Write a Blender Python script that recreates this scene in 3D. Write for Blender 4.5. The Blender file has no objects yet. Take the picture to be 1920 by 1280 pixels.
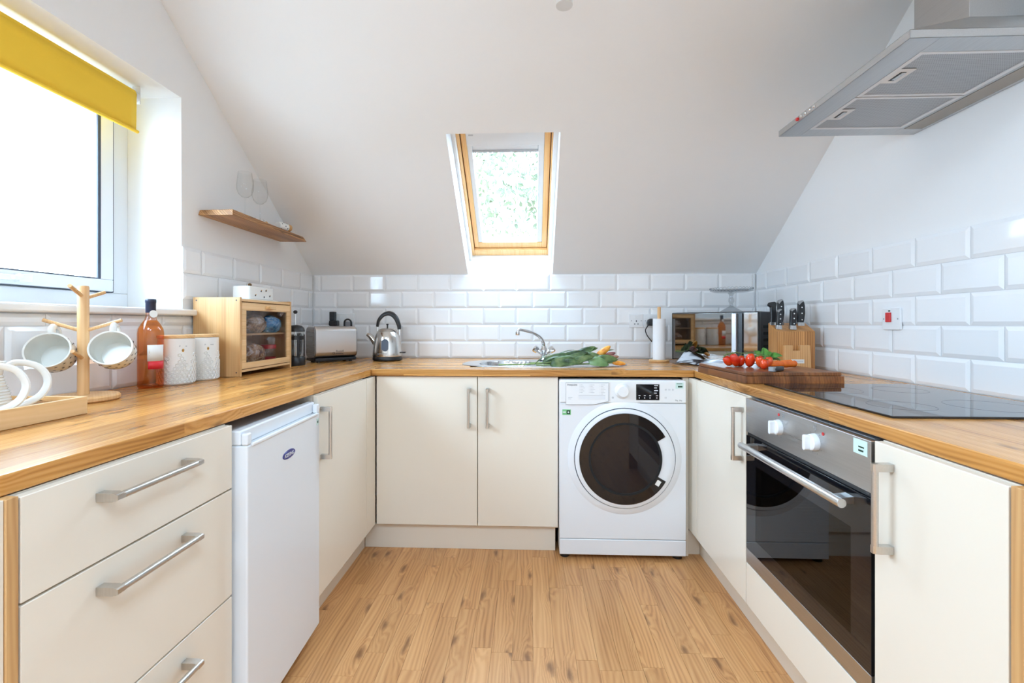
import bpy, bmesh, math, random
from mathutils import Vector, Matrix, Euler
random.seed(11)
sc = bpy.context.scene
COL = sc.collection
R = math.radians
PI = math.pi

# ------------------------------------------------------------------ camera
cam = bpy.data.cameras.new('camera')
cam.sensor_width = 36.0
cam.lens = 36.0 * 862.13 / 1920.0
cam.shift_y = -(640 - 606.2) / 1920.0
cam.clip_start = 0.02
cam_o = bpy.data.objects.new('camera', cam)
COL.objects.link(cam_o)
cam_o.location = (0, 0, 1.125)
cam_o.rotation_euler = (R(90), 0, 0.0396)
sc.camera = cam_o

# ------------------------------------------------------------------ sky, daylight and exposure
SKY = 19.5
wd = bpy.data.worlds.new('overcast_sky')
sc.world = wd
wd.use_nodes = True
bgn = wd.node_tree.nodes['Background']
bgn.inputs[0].default_value = (0.70, 0.955, 1.23, 1)
bgn.inputs[1].default_value = SKY
sc.view_settings.view_transform = 'Standard'
sc.view_settings.look = 'None'
sc.view_settings.gamma = 1.0
sc.view_settings.use_curve_mapping = False
sc.view_settings.exposure = 0.14
cy = sc.cycles
cy.max_bounces = 10
cy.diffuse_bounces = 6
cy.glossy_bounces = 5
cy.transmission_bounces = 10
cy.transparent_max_bounces = 16
cy.caustics_reflective = False
cy.caustics_refractive = False
cy.sample_clamp_indirect = 6.0
cy.use_denoising = True
cy.use_adaptive_sampling = True
cy.adaptive_threshold = 0.02


def portal(name, loc, rot, sx, sy):
    """Light portal in a window opening: emits nothing, only guides sampling of the sky."""
    l = bpy.data.lights.new(name, 'AREA')
    l.shape = 'RECTANGLE'
    l.size, l.size_y = sx, sy
    l.cycles.is_portal = True
    o = bpy.data.objects.new(name, l)
    COL.objects.link(o)
    o.location = loc
    o.rotation_euler = rot


portal('window_portal', (-1.79, 1.195, 1.62), (0, R(-90), 0), 0.90, 1.30)
portal('skylight_portal', (-0.13, 2.82, 1.99), (R(-36.8), 0, 0), 0.52, 0.98)
portal('fill_window_portal', (-0.62, -0.85, 2.72), (0, 0, 0), 0.76, 1.2)  # portals for the two added fill-light windows
portal('fill_window_portal', (0.62, -0.85, 2.72), (0, 0, 0), 0.76, 1.2)

# ------------------------------------------------------------------ helpers


class MB:
    """Collects shapes; build() links them as ONE mesh object."""

    def __init__(self):
        self.v, self.f = [], []

    def add(self, vs, fs, M=None):
        o = len(self.v)
        for p in vs:
            p = Vector(p)
            self.v.append(tuple(M @ p) if M is not None else tuple(p))
        for q in fs:
            self.f.append(tuple(i + o for i in q))
        return self

    def box(self, x0, x1, y0, y1, z0, z1, M=None):
        vs = [(x, y, z) for z in (z0, z1) for y in (y0, y1) for x in (x0, x1)]
        fs = [(0, 2, 3, 1), (4, 5, 7, 6), (0, 1, 5, 4), (2, 6, 7, 3), (0, 4, 6, 2), (1, 3, 7, 5)]
        return self.add(vs, fs, M)

    def prism(self, pts, a0, a1, axis='z', M=None):
        n = len(pts)

        def P(p, a):
            return (p[0], p[1], a) if axis == 'z' else ((p[0], a, p[1]) if axis == 'y' else (a, p[0], p[1]))
        vs = [P(p, a0) for p in pts] + [P(p, a1) for p in pts]
        fs = [tuple(range(n - 1, -1, -1)), tuple(range(n, 2 * n))]
        fs += [(i, (i + 1) % n, n + (i + 1) % n, n + i) for i in range(n)]
        return self.add(vs, fs, M)

    def lathe(self, prof, segs=32, M=None, closed=False):
        vs, rings = [], []
        for r, z in prof:
            if r < 1e-6:
                rings.append([len(vs)])
                vs.append((0, 0, z))
            else:
                rings.append(list(range(len(vs), len(vs) + segs)))
                vs += [(r * math.cos(2 * PI * k / segs), r * math.sin(2 * PI * k / segs), z) for k in range(segs)]
        fs = []
        pairs = list(zip(rings[:-1], rings[1:]))
        if closed:
            pairs.append((rings[-1], rings[0]))
        for a, b in pairs:
            for k in range(segs):
                k2 = (k + 1) % segs
                if len(a) == 1 and len(b) == 1:
                    continue
                if len(a) == 1:
                    fs.append((a[0], b[k2], b[k]))
                elif len(b) == 1:
                    fs.append((a[k], a[k2], b[0]))
                else:
                    fs.append((a[k], a[k2], b[k2], b[k]))
        if not closed:
            if len(rings[0]) > 1:
                fs.append(tuple(reversed(rings[0])))
            if len(rings[-1]) > 1:
                fs.append(tuple(rings[-1]))
        return self.add(vs, fs, M)

    def tube(self, path, r, segs=10, closed=False, M=None, flat=1.0):
        path = [Vector(p) for p in path]
        n = len(path)
        rs = r if isinstance(r, (list, tuple)) else [r] * n
        vs = []
        prev = None
        for i, p in enumerate(path):
            if closed:
                t = (path[(i + 1) % n] - path[i - 1])
            else:
                t = path[min(i + 1, n - 1)] - path[max(i - 1, 0)]
            t.normalize()
            if prev is None:
                u = t.orthogonal().normalized()
            else:
                u = (prev - t * prev.dot(t))
                u = u.normalized() if u.length > 1e-6 else t.orthogonal().normalized()
            prev = u
            w = t.cross(u)
            for k in range(segs):
                a = 2 * PI * k / segs
                vs.append(p + (u * math.cos(a) + w * math.sin(a) * flat) * rs[i])
        fs = []
        for i in range(n if closed else n - 1):
            j = (i + 1) % n
            for k in range(segs):
                k2 = (k + 1) % segs
                fs.append((i * segs + k, i * segs + k2, j * segs + k2, j * segs + k))
        if not closed:
            fs.append(tuple(range(segs - 1, -1, -1)))
            fs.append(tuple((n - 1) * segs + k for k in range(segs)))
        return self.add(vs, fs, M)

    def surf(self, fn, nu, nv, cu=False, M=None):
        vs = [fn(i / (nu if cu else nu - 1), j / (nv - 1)) for i in range(nu) for j in range(nv)]
        fs = []
        for i in range(nu if cu else nu - 1):
            i2 = (i + 1) % nu
            for j in range(nv - 1):
                fs.append((i * nv + j, i2 * nv + j, i2 * nv + j + 1, i * nv + j + 1))
        return self.add(vs, fs, M)

    def ball(self, c, r, n=12, m=16, M=None, fn=None):
        rx, ry, rz = r if isinstance(r, (list, tuple)) else (r, r, r)
        prof = [(math.sin(PI * i / n), -math.cos(PI * i / n)) for i in range(n + 1)]
        t = MB()
        t.lathe([(a if 0 < i < n else 0, b) for i, (a, b) in enumerate(prof)], m)
        vs = []
        for p in t.v:
            s = fn(Vector(p)) if fn else 1.0
            vs.append((c[0] + p[0] * rx * s, c[1] + p[1] * ry * s, c[2] + p[2] * rz * s))
        return self.add(vs, t.f, M)

    def mesh(self, name, smooth=True, ang=35):
        me = bpy.data.meshes.new(name)
        me.from_pydata([tuple(p) for p in self.v], [], self.f)
        bm = bmesh.new()
        bm.from_mesh(me)
        bmesh.ops.recalc_face_normals(bm, faces=bm.faces)
        bm.to_mesh(me)
        bm.free()
        if smooth:
            me.polygons.foreach_set('use_smooth', [True] * len(me.polygons))
            me.set_sharp_from_angle(angle=R(ang))
        me.update()
        return me

    def build(self, name, m, parent=None, loc=(0, 0, 0), rot=(0, 0, 0), bevel=0, seg=2, solid=0, sub=0, smooth=True, ang=35):
        me = self.mesh(name, smooth, ang)
        me.materials.append(m)
        o = bpy.data.objects.new(name, me)
        COL.objects.link(o)
        o.location = loc
        o.rotation_euler = rot
        if parent is not None:
            o.parent = parent
        if solid:
            md = o.modifiers.new('solid', 'SOLIDIFY')
            md.thickness = solid
            md.offset = 0
        if sub:
            md = o.modifiers.new('sub', 'SUBSURF')
            md.levels = md.render_levels = sub
        if bevel:
            md = o.modifiers.new('bevel', 'BEVEL')
            md.width = bevel
            md.segments = seg
            md.limit_method = 'ANGLE'
            md.angle_limit = R(40)
            md.harden_normals = True
        return o


def box(name, m, parent, x0, x1, y0, y1, z0, z1, **k):
    return MB().box(x0, x1, y0, y1, z0, z1).build(name, m, parent, **k)


def tag(o, label, cat=None, group=None, kind=None):
    o['label'] = label
    if cat:
        o['category'] = cat
    if group:
        o['group'] = group
    if kind:
        o['kind'] = kind
    return o


def thing(name, label, cat, loc=(0, 0, 0), rz=0, group=None):
    o = bpy.data.objects.new(name, None)
    o.empty_display_size = 0.05
    COL.objects.link(o)
    o.location = loc
    o.rotation_euler = (0, 0, rz)
    return tag(o, label, cat, group)


def struct(name, label, loc=(0, 0, 0)):
    o = bpy.data.objects.new(name, None)
    COL.objects.link(o)
    o.location = loc
    o['label'] = label
    o['kind'] = 'structure'
    return o


def inst(name, me, parent, M=None, loc=None, rot=(0, 0, 0)):
    o = bpy.data.objects.new(name, me)
    COL.objects.link(o)
    o.parent = parent
    if M is not None:
        o.matrix_local = M
    else:
        o.location = loc
        o.rotation_euler = rot
    return o


def text(name, body, size, m, parent, loc, rot, align='LEFT', ext=0.0003, sx=1.0, shear=0.0):
    c = bpy.data.curves.new(name, 'FONT')
    c.body = body
    c.size = size
    c.extrude = ext
    c.align_x = align
    c.shear = shear
    c.resolution_u = 3
    t = bpy.data.objects.new('tmp_text', c)
    COL.objects.link(t)
    dg = bpy.context.evaluated_depsgraph_get()
    me = bpy.data.meshes.new_from_object(t.evaluated_get(dg))
    bpy.data.objects.remove(t)
    bpy.data.curves.remove(c)
    me.materials.clear()
    me.materials.append(m)
    me.name = name
    o = bpy.data.objects.new(name, me)
    COL.objects.link(o)
    o.parent = parent
    o.location = loc
    o.rotation_euler = rot
    o.scale = (sx, 1, 1)
    return o


def frame_to(axis, up=(0, 0, 1), loc=(0, 0, 0)):
    """Matrix whose local Z points along axis, local Y roughly along up, at loc."""
    z = Vector(axis).normalized()
    y = Vector(up)
    y = (y - z * y.dot(z)).normalized()
    x = y.cross(z)
    return Matrix(((x.x, y.x, z.x, loc[0]), (x.y, y.y, z.y, loc[1]), (x.z, y.z, z.z, loc[2]), (0, 0, 0, 1)))


def rrect(x0, x1, y0, y1, r, n=6):
    """Rounded rectangle, counter-clockwise."""
    pts = []
    for cx, cy_, a0 in ((x1 - r, y1 - r, 0), (x0 + r, y1 - r, 90), (x0 + r, y0 + r, 180), (x1 - r, y0 + r, 270)):
        for k in range(n + 1):
            a = R(a0 + 90 * k / n)
            pts.append((cx + r * math.cos(a), cy_ + r * math.sin(a)))
    return pts


def arc(cx, cy_, r, a0, a1, n):
    return [(cx + r * math.cos(R(a0 + (a1 - a0) * k / n)), cy_ + r * math.sin(R(a0 + (a1 - a0) * k / n))) for k in range(n + 1)]


def bez(p, n=16):
    """Catmull-Rom through points p."""
    p = [Vector(q) for q in p]
    q = [p[0] * 2 - p[1]] + p + [p[-1] * 2 - p[-2]]
    out = []
    for i in range(1, len(q) - 2):
        for k in range(n):
            t = k / n
            a, b, c, d = q[i - 1], q[i], q[i + 1], q[i + 2]
            out.append(0.5 * ((2 * b) + (c - a) * t + (2 * a - 5 * b + 4 * c - d) * t * t + (3 * b - a - 3 * c + d) * t ** 3))
    out.append(p[-1])
    return out


# ------------------------------------------------------------------ materials
def srgb(r, g, b):
    def f(c):
        c /= 255.0
        return c / 12.92 if c <= 0.04045 else ((c + 0.055) / 1.055) ** 2.4
    return (f(r), f(g), f(b), 1.0)


class NT:
    def __init__(self, name):
        self.m = bpy.data.materials.new(name)
        self.m.use_nodes = True
        self.t = self.m.node_tree
        self.b = self.t.nodes['Principled BSDF']
        self.out = self.t.nodes['Material Output']

    def n(self, typ, **k):
        nd = self.t.nodes.new(typ)
        for a, v in k.items():
            if a == 'ins':
                for key, val in v.items():
                    if hasattr(val, 'links'):
                        self.t.links.new(val, nd.inputs[key])
                    else:
                        nd.inputs[key].default_value = val
            else:
                setattr(nd, a, v)
        return nd

    def l(self, a, b):
        self.t.links.new(a, b)

    def math(self, op, a, b=0.0):
        return self.n('ShaderNodeMath', operation=op, ins={0: a, 1: b}).outputs[0]

    def mix(self, fac, a, b, typ='MIX'):
        nd = self.n('ShaderNodeMix', data_type='RGBA', blend_type=typ)
        for key, val in ((0, fac), (6, a), (7, b)):
            if hasattr(val, 'links'):
                self.l(val, nd.inputs[key])
            else:
                nd.inputs[key].default_value = val
        return nd.outputs[2]


def plain(name, col, rough=0.5, metal=0.0, coat=0.0, spec=0.5, bump=0.0, bscale=40.0, var=0.0):
    t = NT(name)
    b = t.b
    b.inputs['Base Color'].default_value = col
    b.inputs['Roughness'].default_value = rough
    b.inputs['Metallic'].default_value = metal
    b.inputs['Coat Weight'].default_value = coat
    b.inputs['Coat Roughness'].default_value = 0.05
    b.inputs['Specular IOR Level'].default_value = spec
    tc = t.n('ShaderNodeTexCoord')
    no = t.n('ShaderNodeTexNoise', ins={'Vector': tc.outputs['Object'], 'Scale': bscale, 'Detail': 3.0})
    if var:
        c2 = tuple(max(0, c * (1 - var)) for c in col[:3]) + (1,)
        t.l(t.mix(no.outputs[0], col, c2), b.inputs['Base Color'])
    if bump:
        bp = t.n('ShaderNodeBump', ins={'Strength': bump, 'Distance': 0.002, 'Height': no.outputs[0]})
        t.l(bp.outputs[0], b.inputs['Normal'])
    return t.m


def brushed(name, col, rough, axis=0, rv=0.12, scale=300):
    """Brushed metal: fine streaks along one axis."""
    t = NT(name)
    b = t.b
    b.inputs['Metallic'].default_value = 1.0
    tc = t.n('ShaderNodeTexCoord')
    sv = [scale] * 3
    sv[axis] = scale / 60
    mp = t.n('ShaderNodeMapping', ins={'Vector': tc.outputs['Object'], 'Scale': tuple(sv)})
    no = t.n('ShaderNodeTexNoise', ins={'Vector': mp.outputs[0], 'Scale': 1.0, 'Detail': 2.0})
    rr = t.n('ShaderNodeMapRange', ins={0: no.outputs[0], 3: max(0.02, rough - rv), 4: rough + rv})
    t.l(rr.outputs[0], b.inputs['Roughness'])
    c2 = tuple(c * 0.86 for c in col[:3]) + (1,)
    t.l(t.mix(no.outputs[0], col, c2), b.inputs['Base Color'])
    return t.m


def clear(name, tint=(1, 1, 1, 1), gloss=0.9, rough=0.0, ior=1.45, extra=0.0):
    """See-through glass: colour-filtered transmission plus Fresnel reflection."""
    t = NT(name)
    t.t.nodes.remove(t.b)
    tr = t.n('ShaderNodeBsdfTransparent', ins={0: tint})
    gl = t.n('ShaderNodeBsdfGlossy', ins={'Color': (gloss, gloss, gloss, 1), 'Roughness': rough})
    lw = t.n('ShaderNodeLayerWeight', ins={'Blend': 0.5})
    fr = t.math('MULTIPLY', t.math('POWER', lw.outputs['Facing'], 5.0), 0.9)
    fac = t.math('ADD', fr, 0.035 + extra)
    mx = t.n('ShaderNodeMixShader', ins={0: fac, 1: tr.outputs[0], 2: gl.outputs[0]})
    t.l(mx.outputs[0], t.out.inputs[0])
    return t.m


def wood(name, light, mid, dark, axis=0, stave=None, rough=0.35, coat=0.0, knots=0.0, grain=1.0, rings=0.35,
         tint=0.25, rnd=False, ringscale=14.0, spec=0.5, warp=2.2, zf=1.0):
    """Procedural timber. axis: local axis the grain runs along; stave=(length, width) for glued-up boards."""
    t = NT(name)
    b = t.b
    tc = t.n('ShaderNodeTexCoord')
    vec = tc.outputs['Object']
    rval = None
    if rnd:
        oi = t.n('ShaderNodeObjectInfo')
        rval = oi.outputs['Random']
        off = t.n('ShaderNodeCombineXYZ', ins={0: t.math('MULTIPLY', rval, 37.0), 1: t.math('MULTIPLY', rval, 91.0), 2: t.math('MULTIPLY', rval, 53.0)})
        vec = t.n('ShaderNodeVectorMath', operation='ADD', ins={0: vec, 1: off.outputs[0]}).outputs[0]
    sp = t.n('ShaderNodeSeparateXYZ', ins={0: vec})
    oth = [i for i in (0, 1, 2) if i != axis]
    al = sp.outputs[axis]
    ac = t.math('ADD', sp.outputs[oth[0]], t.math('MULTIPLY', sp.outputs[oth[1]], zf))
    th = sp.outputs[oth[1]]
    seed = 0.0
    if stave:
        br = t.n('ShaderNodeTexBrick', offset=0.37, offset_frequency=2, squash=1.0,
                 ins={'Vector': t.n('ShaderNodeCombineXYZ', ins={0: al, 1: ac, 2: 0.0}).outputs[0],
                      'Color1': (0, 0, 0, 1), 'Color2': (1, 1, 1, 1), 'Mortar': (0.0, 0.0, 0.0, 1), 'Scale': 1.0, 'Mortar Size': 0.0,
                      'Brick Width': stave[0], 'Row Height': stave[1]})
        seed = t.n('ShaderNodeSeparateColor', ins={0: br.outputs[0]}).outputs[0]
    elif rnd:
        seed = rval
    sh = t.math('MULTIPLY', seed, 17.0)
    v1 = t.n('ShaderNodeCombineXYZ', ins={0: t.math('ADD', t.math('MULTIPLY', al, 2.2), sh), 1: t.math('MULTIPLY', ac, 55.0), 2: t.math('ADD', t.math('MULTIPLY', th, 20.0), sh)})
    fine = t.n('ShaderNodeTexNoise', ins={'Vector': v1.outputs[0], 'Scale': 1.0, 'Detail': 4.0, 'Roughness': 0.6})
    v2 = t.n('ShaderNodeCombineXYZ', ins={0: t.math('ADD', t.math('MULTIPLY', al, 1.5), sh), 1: t.math('MULTIPLY', ac, 8.0), 2: sh})
    broad = t.n('ShaderNodeTexNoise', ins={'Vector': v2.outputs[0], 'Scale': 1.0, 'Detail': 2.0})
    if knots:
        vk = t.n('ShaderNodeCombineXYZ', ins={0: t.math('ADD', t.math('MULTIPLY', al, 4.0), sh), 1: t.math('MULTIPLY', ac, 11.0), 2: sh})
        ds = t.n('ShaderNodeTexNoise', ins={'Vector': vk.outputs[0], 'Scale': 2.6, 'Detail': 4.0})
        vk2 = t.n('ShaderNodeVectorMath', operation='MULTIPLY_ADD', ins={0: ds.outputs[1], 1: (0.45, 0.45, 0.45), 2: vk.outputs[0]})
        vo = t.n('ShaderNodeTexVoronoi', voronoi_dimensions='2D', ins={'Vector': vk2.outputs[0], 'Scale': 1.0})
        gate = t.math('GREATER_THAN', t.n('ShaderNodeSeparateColor', ins={0: vo.outputs['Color']}).outputs[0], 0.55)
        kn = t.n('ShaderNodeMapRange', interpolation_type='SMOOTHSTEP', ins={0: vo.outputs['Distance'], 1: 0.015, 2: 0.20, 3: 1.0, 4: 0.0})
        halo = t.n('ShaderNodeMapRange', interpolation_type='SMOOTHSTEP', ins={0: vo.outputs['Distance'], 1: 0.0, 2: 0.55, 3: 1.0, 4: 0.0})
    ph = t.math('ADD', t.math('MULTIPLY', ac, ringscale * 45.0), t.math('MULTIPLY', broad.outputs[0], ringscale * warp))
    if knots:
        ph = t.math('ADD', ph, t.math('MULTIPLY', t.math('MULTIPLY', halo.outputs[0], gate), 16.0))
    ring = t.math('MULTIPLY_ADD', t.math('SINE', ph), 0.5)
    t.t.nodes[-1].inputs[2].default_value = 0.5
    g = t.math('MULTIPLY', fine.outputs[0], grain)
    v3 = t.n('ShaderNodeCombineXYZ', ins={0: t.math('ADD', t.math('MULTIPLY', al, 1.6), sh), 1: t.math('MULTIPLY', ac, 20.0), 2: t.math('ADD', sh, 3.7)})
    streak = t.n('ShaderNodeTexNoise', ins={'Vector': v3.outputs[0], 'Scale': 1.0, 'Detail': 3.0, 'Distortion': 0.6})
    g = t.math('ADD', t.math('MULTIPLY', g, 0.62 - rings * .62), t.math('MULTIPLY', streak.outputs[0], 0.38))
    g = t.math('ADD', g, t.math('MULTIPLY', ring, rings * .62))
    ramp = t.n('ShaderNodeValToRGB', ins={0: g})
    e = ramp.color_ramp.elements
    e[0].position, e[0].color = 0.22, dark
    e[1].position, e[1].color = 0.72, light
    m_ = ramp.color_ramp.elements.new(0.45)
    m_.color = mid
    col = ramp.outputs[0]
    if stave or rnd:
        sr = t.n('ShaderNodeMapRange', ins={0: seed, 3: 1.0 - tint, 4: 1.0 + tint * 0.6})
        cc = t.n('ShaderNodeCombineColor', ins={0: sr.outputs[0], 1: t.math('POWER', sr.outputs[0], 1.15), 2: t.math('POWER', sr.outputs[0], 1.35)})
        col = t.mix(1.0, col, cc.outputs[0], 'MULTIPLY')
    if knots:
        kf = t.math('MULTIPLY', t.math('MULTIPLY', kn.outputs[0], gate), knots)
        kd = tuple(c * 0.5 for c in dark[:3]) + (1,)
        col = t.mix(kf, col, kd)
    t.l(col, b.inputs['Base Color'])
    b.inputs['Roughness'].default_value = rough
    b.inputs['Coat Weight'].default_value = coat
    b.inputs['Coat Roughness'].default_value = 0.12
    b.inputs['Specular IOR Level'].default_value = spec
    bp = t.n('ShaderNodeBump', ins={'Strength': 0.12, 'Distance': 0.001, 'Height': fine.outputs[0]})
    t.l(bp.outputs[0], b.inputs['Normal'])
    return t.m


M = {}
M['paint'] = plain('white_wall_paint', (0.86, 0.855, 0.85, 1), 0.75, bump=0.05, bscale=220)
M['grout'] = plain('pale_grout', (0.76, 0.76, 0.76, 1), 0.8)
M['upvc'] = plain('white_upvc', (0.80, 0.82, 0.84, 1), 0.3)
M['sill'] = plain('white_gloss_sill', (0.82, 0.80, 0.78, 1), 0.3)
M['cream'] = plain('cream_gloss_door', (0.80, 0.725, 0.615, 1), 0.16, spec=0.35, bump=0.015, bscale=30)
M['carcass'] = plain('cream_carcass', (0.74, 0.66, 0.55, 1), 0.5)
M['plinth'] = plain('cream_plinth', (0.76, 0.68, 0.57, 1), 0.35)
M['white'] = plain('white_enamel', (0.78, 0.80, 0.83, 1), 0.22, spec=0.5)
M['whiteplastic'] = plain('white_plastic', (0.82, 0.83, 0.84, 1), 0.32)
M['black'] = plain('black_plastic', (0.012, 0.012, 0.014, 1), 0.32)
M['blacksoft'] = plain('matt_black_plastic', (0.02, 0.02, 0.022, 1), 0.55)
M['blackglass'] = plain('black_glass', (0.006, 0.006, 0.008, 1), 0.03, spec=0.6)
M['dark'] = plain('dark_void', (0.01, 0.01, 0.01, 1), 0.9)
M['gasket'] = plain('dark_grey_gasket', (0.05, 0.06, 0.085, 1), 0.6)
M['steel'] = brushed('brushed_steel', (0.56, 0.56, 0.56, 1), 0.33, 0)
M['steely'] = brushed('brushed_steel_upright', (0.58, 0.58, 0.58, 1), 0.30, 2)
M['hood'] = brushed('brushed_hood_steel', (0.56, 0.56, 0.56, 1), 0.38, 1, rv=.06)
M['nickel'] = brushed('satin_nickel', (0.66, 0.63, 0.59, 1), 0.32, 0, rv=0.05)
M['chrome'] = plain('chrome', (0.78, 0.79, 0.80, 1), 0.06, metal=1.0)
M['sinksteel'] = brushed('sink_steel', (0.66, 0.67, 0.68, 1), 0.24, 0, rv=0.05)
M['kettle'] = brushed('polished_kettle_steel', (0.66, 0.64, 0.61, 1), 0.17, 2, rv=0.04)
M['toaster'] = plain('toaster_steel', (0.62, 0.59, 0.57, 1), 0.30, metal=1.0)
M['yellow'] = plain('yellow_blind_fabric', srgb(240, 196, 56), 0.85, bump=0.2, bscale=900)
M['ceramic'] = plain('white_glazed_ceramic', (0.80, 0.79, 0.76, 1), 0.16, var=0.03)
M['ceramicgrey'] = plain('cream_glazed_ceramic', (0.74, 0.73, 0.68, 1), 0.2)
M['red'] = plain('red_plastic', (0.62, 0.03, 0.03, 1), 0.35)
M['glass'] = clear('clear_glass', (0.96, 0.97, 0.97, 1), 0.9)
M['pane'] = clear('window_glass', (0.98, 0.99, 0.99, 1), 0.7)
M['glassware'] = clear('wine_glass_crystal', (0.978, 0.982, 0.982, 1), 0.8, extra=-0.015)
M['pressed'] = clear('pressed_glass', (0.83, 0.84, 0.85, 1), 0.85, 0.05, extra=0.03)
M['smoked'] = clear('smoked_oven_glass', (0.13, 0.125, 0.13, 1), 0.8, extra=0.02)
M['rose'] = clear('rose_wine_in_glass', (0.92, 0.53, 0.25, 1), 0.9, extra=0.02)
M['neck'] = clear('pale_rose_glass', (0.95, 0.84, 0.79, 1), 0.9)
M['acrylic'] = clear('smoky_acrylic', (0.84, 0.83, 0.84, 1), 0.7)
M['ink'] = plain('dark_print', (0.03, 0.03, 0.04, 1), 0.5)
M['greyink'] = plain('grey_print', (0.30, 0.31, 0.33, 1), 0.5)
M['paleink'] = plain('pale_print', (0.55, 0.56, 0.58, 1), 0.5)
M['whiteink'] = plain('white_print', (0.8, 0.8, 0.82, 1), 0.5)
M['goldink'] = plain('ochre_print', srgb(196, 150, 80), 0.5)
M['amber'] = plain('bee_yellow_print', srgb(205, 150, 40), 0.5)
M['paperwhite'] = plain('white_label_paper', (0.80, 0.79, 0.76, 1), 0.6)
M['labelred'] = plain('red_label_print', srgb(214, 38, 48), 0.5)
M['tissue'] = plain('kitchen_paper', (0.82, 0.82, 0.83, 1), 0.9, bump=0.3, bscale=160)
M['greenlabel'] = plain('green_sticker', srgb(120, 190, 130), 0.5)
M['darkgreen'] = plain('dark_green_print', srgb(20, 60, 40), 0.5)
M['palegreen'] = plain('pale_green_sticker', srgb(205, 228, 222), 0.5)
M['badge'] = plain('navy_badge', srgb(45, 50, 130), 0.2)
M['lampwhite'] = plain('white_lamp_metal', (0.72, 0.71, 0.70, 1), 0.4)

M['oakL'] = wood('oak_worktop_along', srgb(218, 164, 98), srgb(192, 132, 66), srgb(122, 70, 30), 1, (0.62, 0.042), 0.22, coat=0.0, spec=0.36, knots=0.6, tint=0.32, rings=0.2, warp=4.0)
M['oakB'] = wood('oak_worktop_across', srgb(218, 164, 98), srgb(192, 132, 66), srgb(122, 70, 30), 0, (0.62, 0.042), 0.22, coat=0.0, spec=0.36, knots=0.6, tint=0.32, rings=0.2, warp=4.0)
M['oakend'] = wood('oak_end_panel', srgb(214, 172, 120), srgb(196, 150, 98), srgb(160, 112, 66), 2, None, 0.4, rings=0.25)
M['floor'] = wood('oak_laminate_plank', srgb(222, 170, 116), srgb(204, 148, 94), srgb(156, 100, 58), 1, None, 0.36, knots=0.8, rnd=True, tint=0.10, rings=0.27, ringscale=9, warp=5.0)
M['bamboo'] = wood('bamboo', srgb(232, 196, 148), srgb(220, 178, 124), srgb(196, 148, 94), 0, (0.9, 0.022), 0.38, tint=0.10, rings=0.1)
M['bambooz'] = wood('bamboo_upright', srgb(226, 186, 136), srgb(212, 166, 112), srgb(186, 136, 82), 2, (0.9, 0.022), 0.38, tint=0.12, rings=0.1)
M['peg'] = wood('turned_beech', srgb(226, 184, 134), srgb(212, 164, 110), srgb(180, 130, 80), 2, None, 0.45, rings=0.15)
M['pine'] = wood('varnished_pine', srgb(242, 202, 146), srgb(234, 186, 124), srgb(212, 152, 90), 1, None, 0.3, coat=0.3, rings=0.25)
M['shelf'] = wood('rustic_shelf_oak', srgb(206, 158, 104), srgb(158, 108, 64), srgb(78, 48, 28), 1, (0.4, 0.04), 0.45, knots=0.8, tint=0.3)
M['acacia'] = wood('acacia_board', srgb(176, 116, 66), srgb(122, 72, 38), srgb(48, 26, 14), 1, (0.5, 0.055), 0.36, zf=0.12, tint=0.45, rings=0.15, knots=0.3)
M['acaciaz'] = wood('acacia_block', srgb(216, 160, 98), srgb(194, 134, 74), srgb(128, 78, 38), 2, (0.5, 0.05), 0.4, tint=0.15, rings=0.45)
M['block'] = wood('pale_block_front', srgb(226, 180, 126), srgb(214, 162, 106), srgb(180, 124, 74), 2, None, 0.4, rings=0.3)


def tile_mat():
    t = NT('white_metro_tile_glaze')
    b = t.b
    oi = t.n('ShaderNodeObjectInfo')
    c = t.mix(oi.outputs['Random'], (0.88, 0.88, 0.885, 1), (0.84, 0.845, 0.855, 1))
    t.l(c, b.inputs['Base Color'])
    b.inputs['Roughness'].default_value = 0.09
    tc = t.n('ShaderNodeTexCoord')
    off = t.n('ShaderNodeVectorMath', operation='ADD', ins={0: tc.outputs['Object'], 1: oi.outputs['Location']})
    no = t.n('ShaderNodeTexNoise', ins={'Vector': off.outputs[0], 'Scale': 14.0, 'Detail': 1.0})
    bp = t.n('ShaderNodeBump', ins={'Strength': 0.25, 'Distance': 0.002, 'Height': no.outputs[0]})
    t.l(bp.outputs[0], b.inputs['Normal'])
    return t.m


M['tile'] = tile_mat()


def mesh_filter():
    """Perforated grease filter: fine dot pattern in colour and relief."""
    t = NT('perforated_filter')
    b = t.b
    b.inputs['Metallic'].default_value = 1.0
    b.inputs['Roughness'].default_value = 0.42
    tc = t.n('ShaderNodeTexCoord')
    vo = t.n('ShaderNodeTexVoronoi', ins={'Vector': tc.outputs['Object'], 'Scale': 210.0, 'Randomness': 0.0})
    rr = t.n('ShaderNodeMapRange', ins={0: vo.outputs['Distance'], 1: 0.25, 2: 0.42, 3: 0.0, 4: 1.0})
    t.l(t.mix(rr.outputs[0], (0.16, 0.155, 0.155, 1), (0.52, 0.51, 0.51, 1)), b.inputs['Base Color'])
    return t.m


M['filter'] = mesh_filter()


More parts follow.
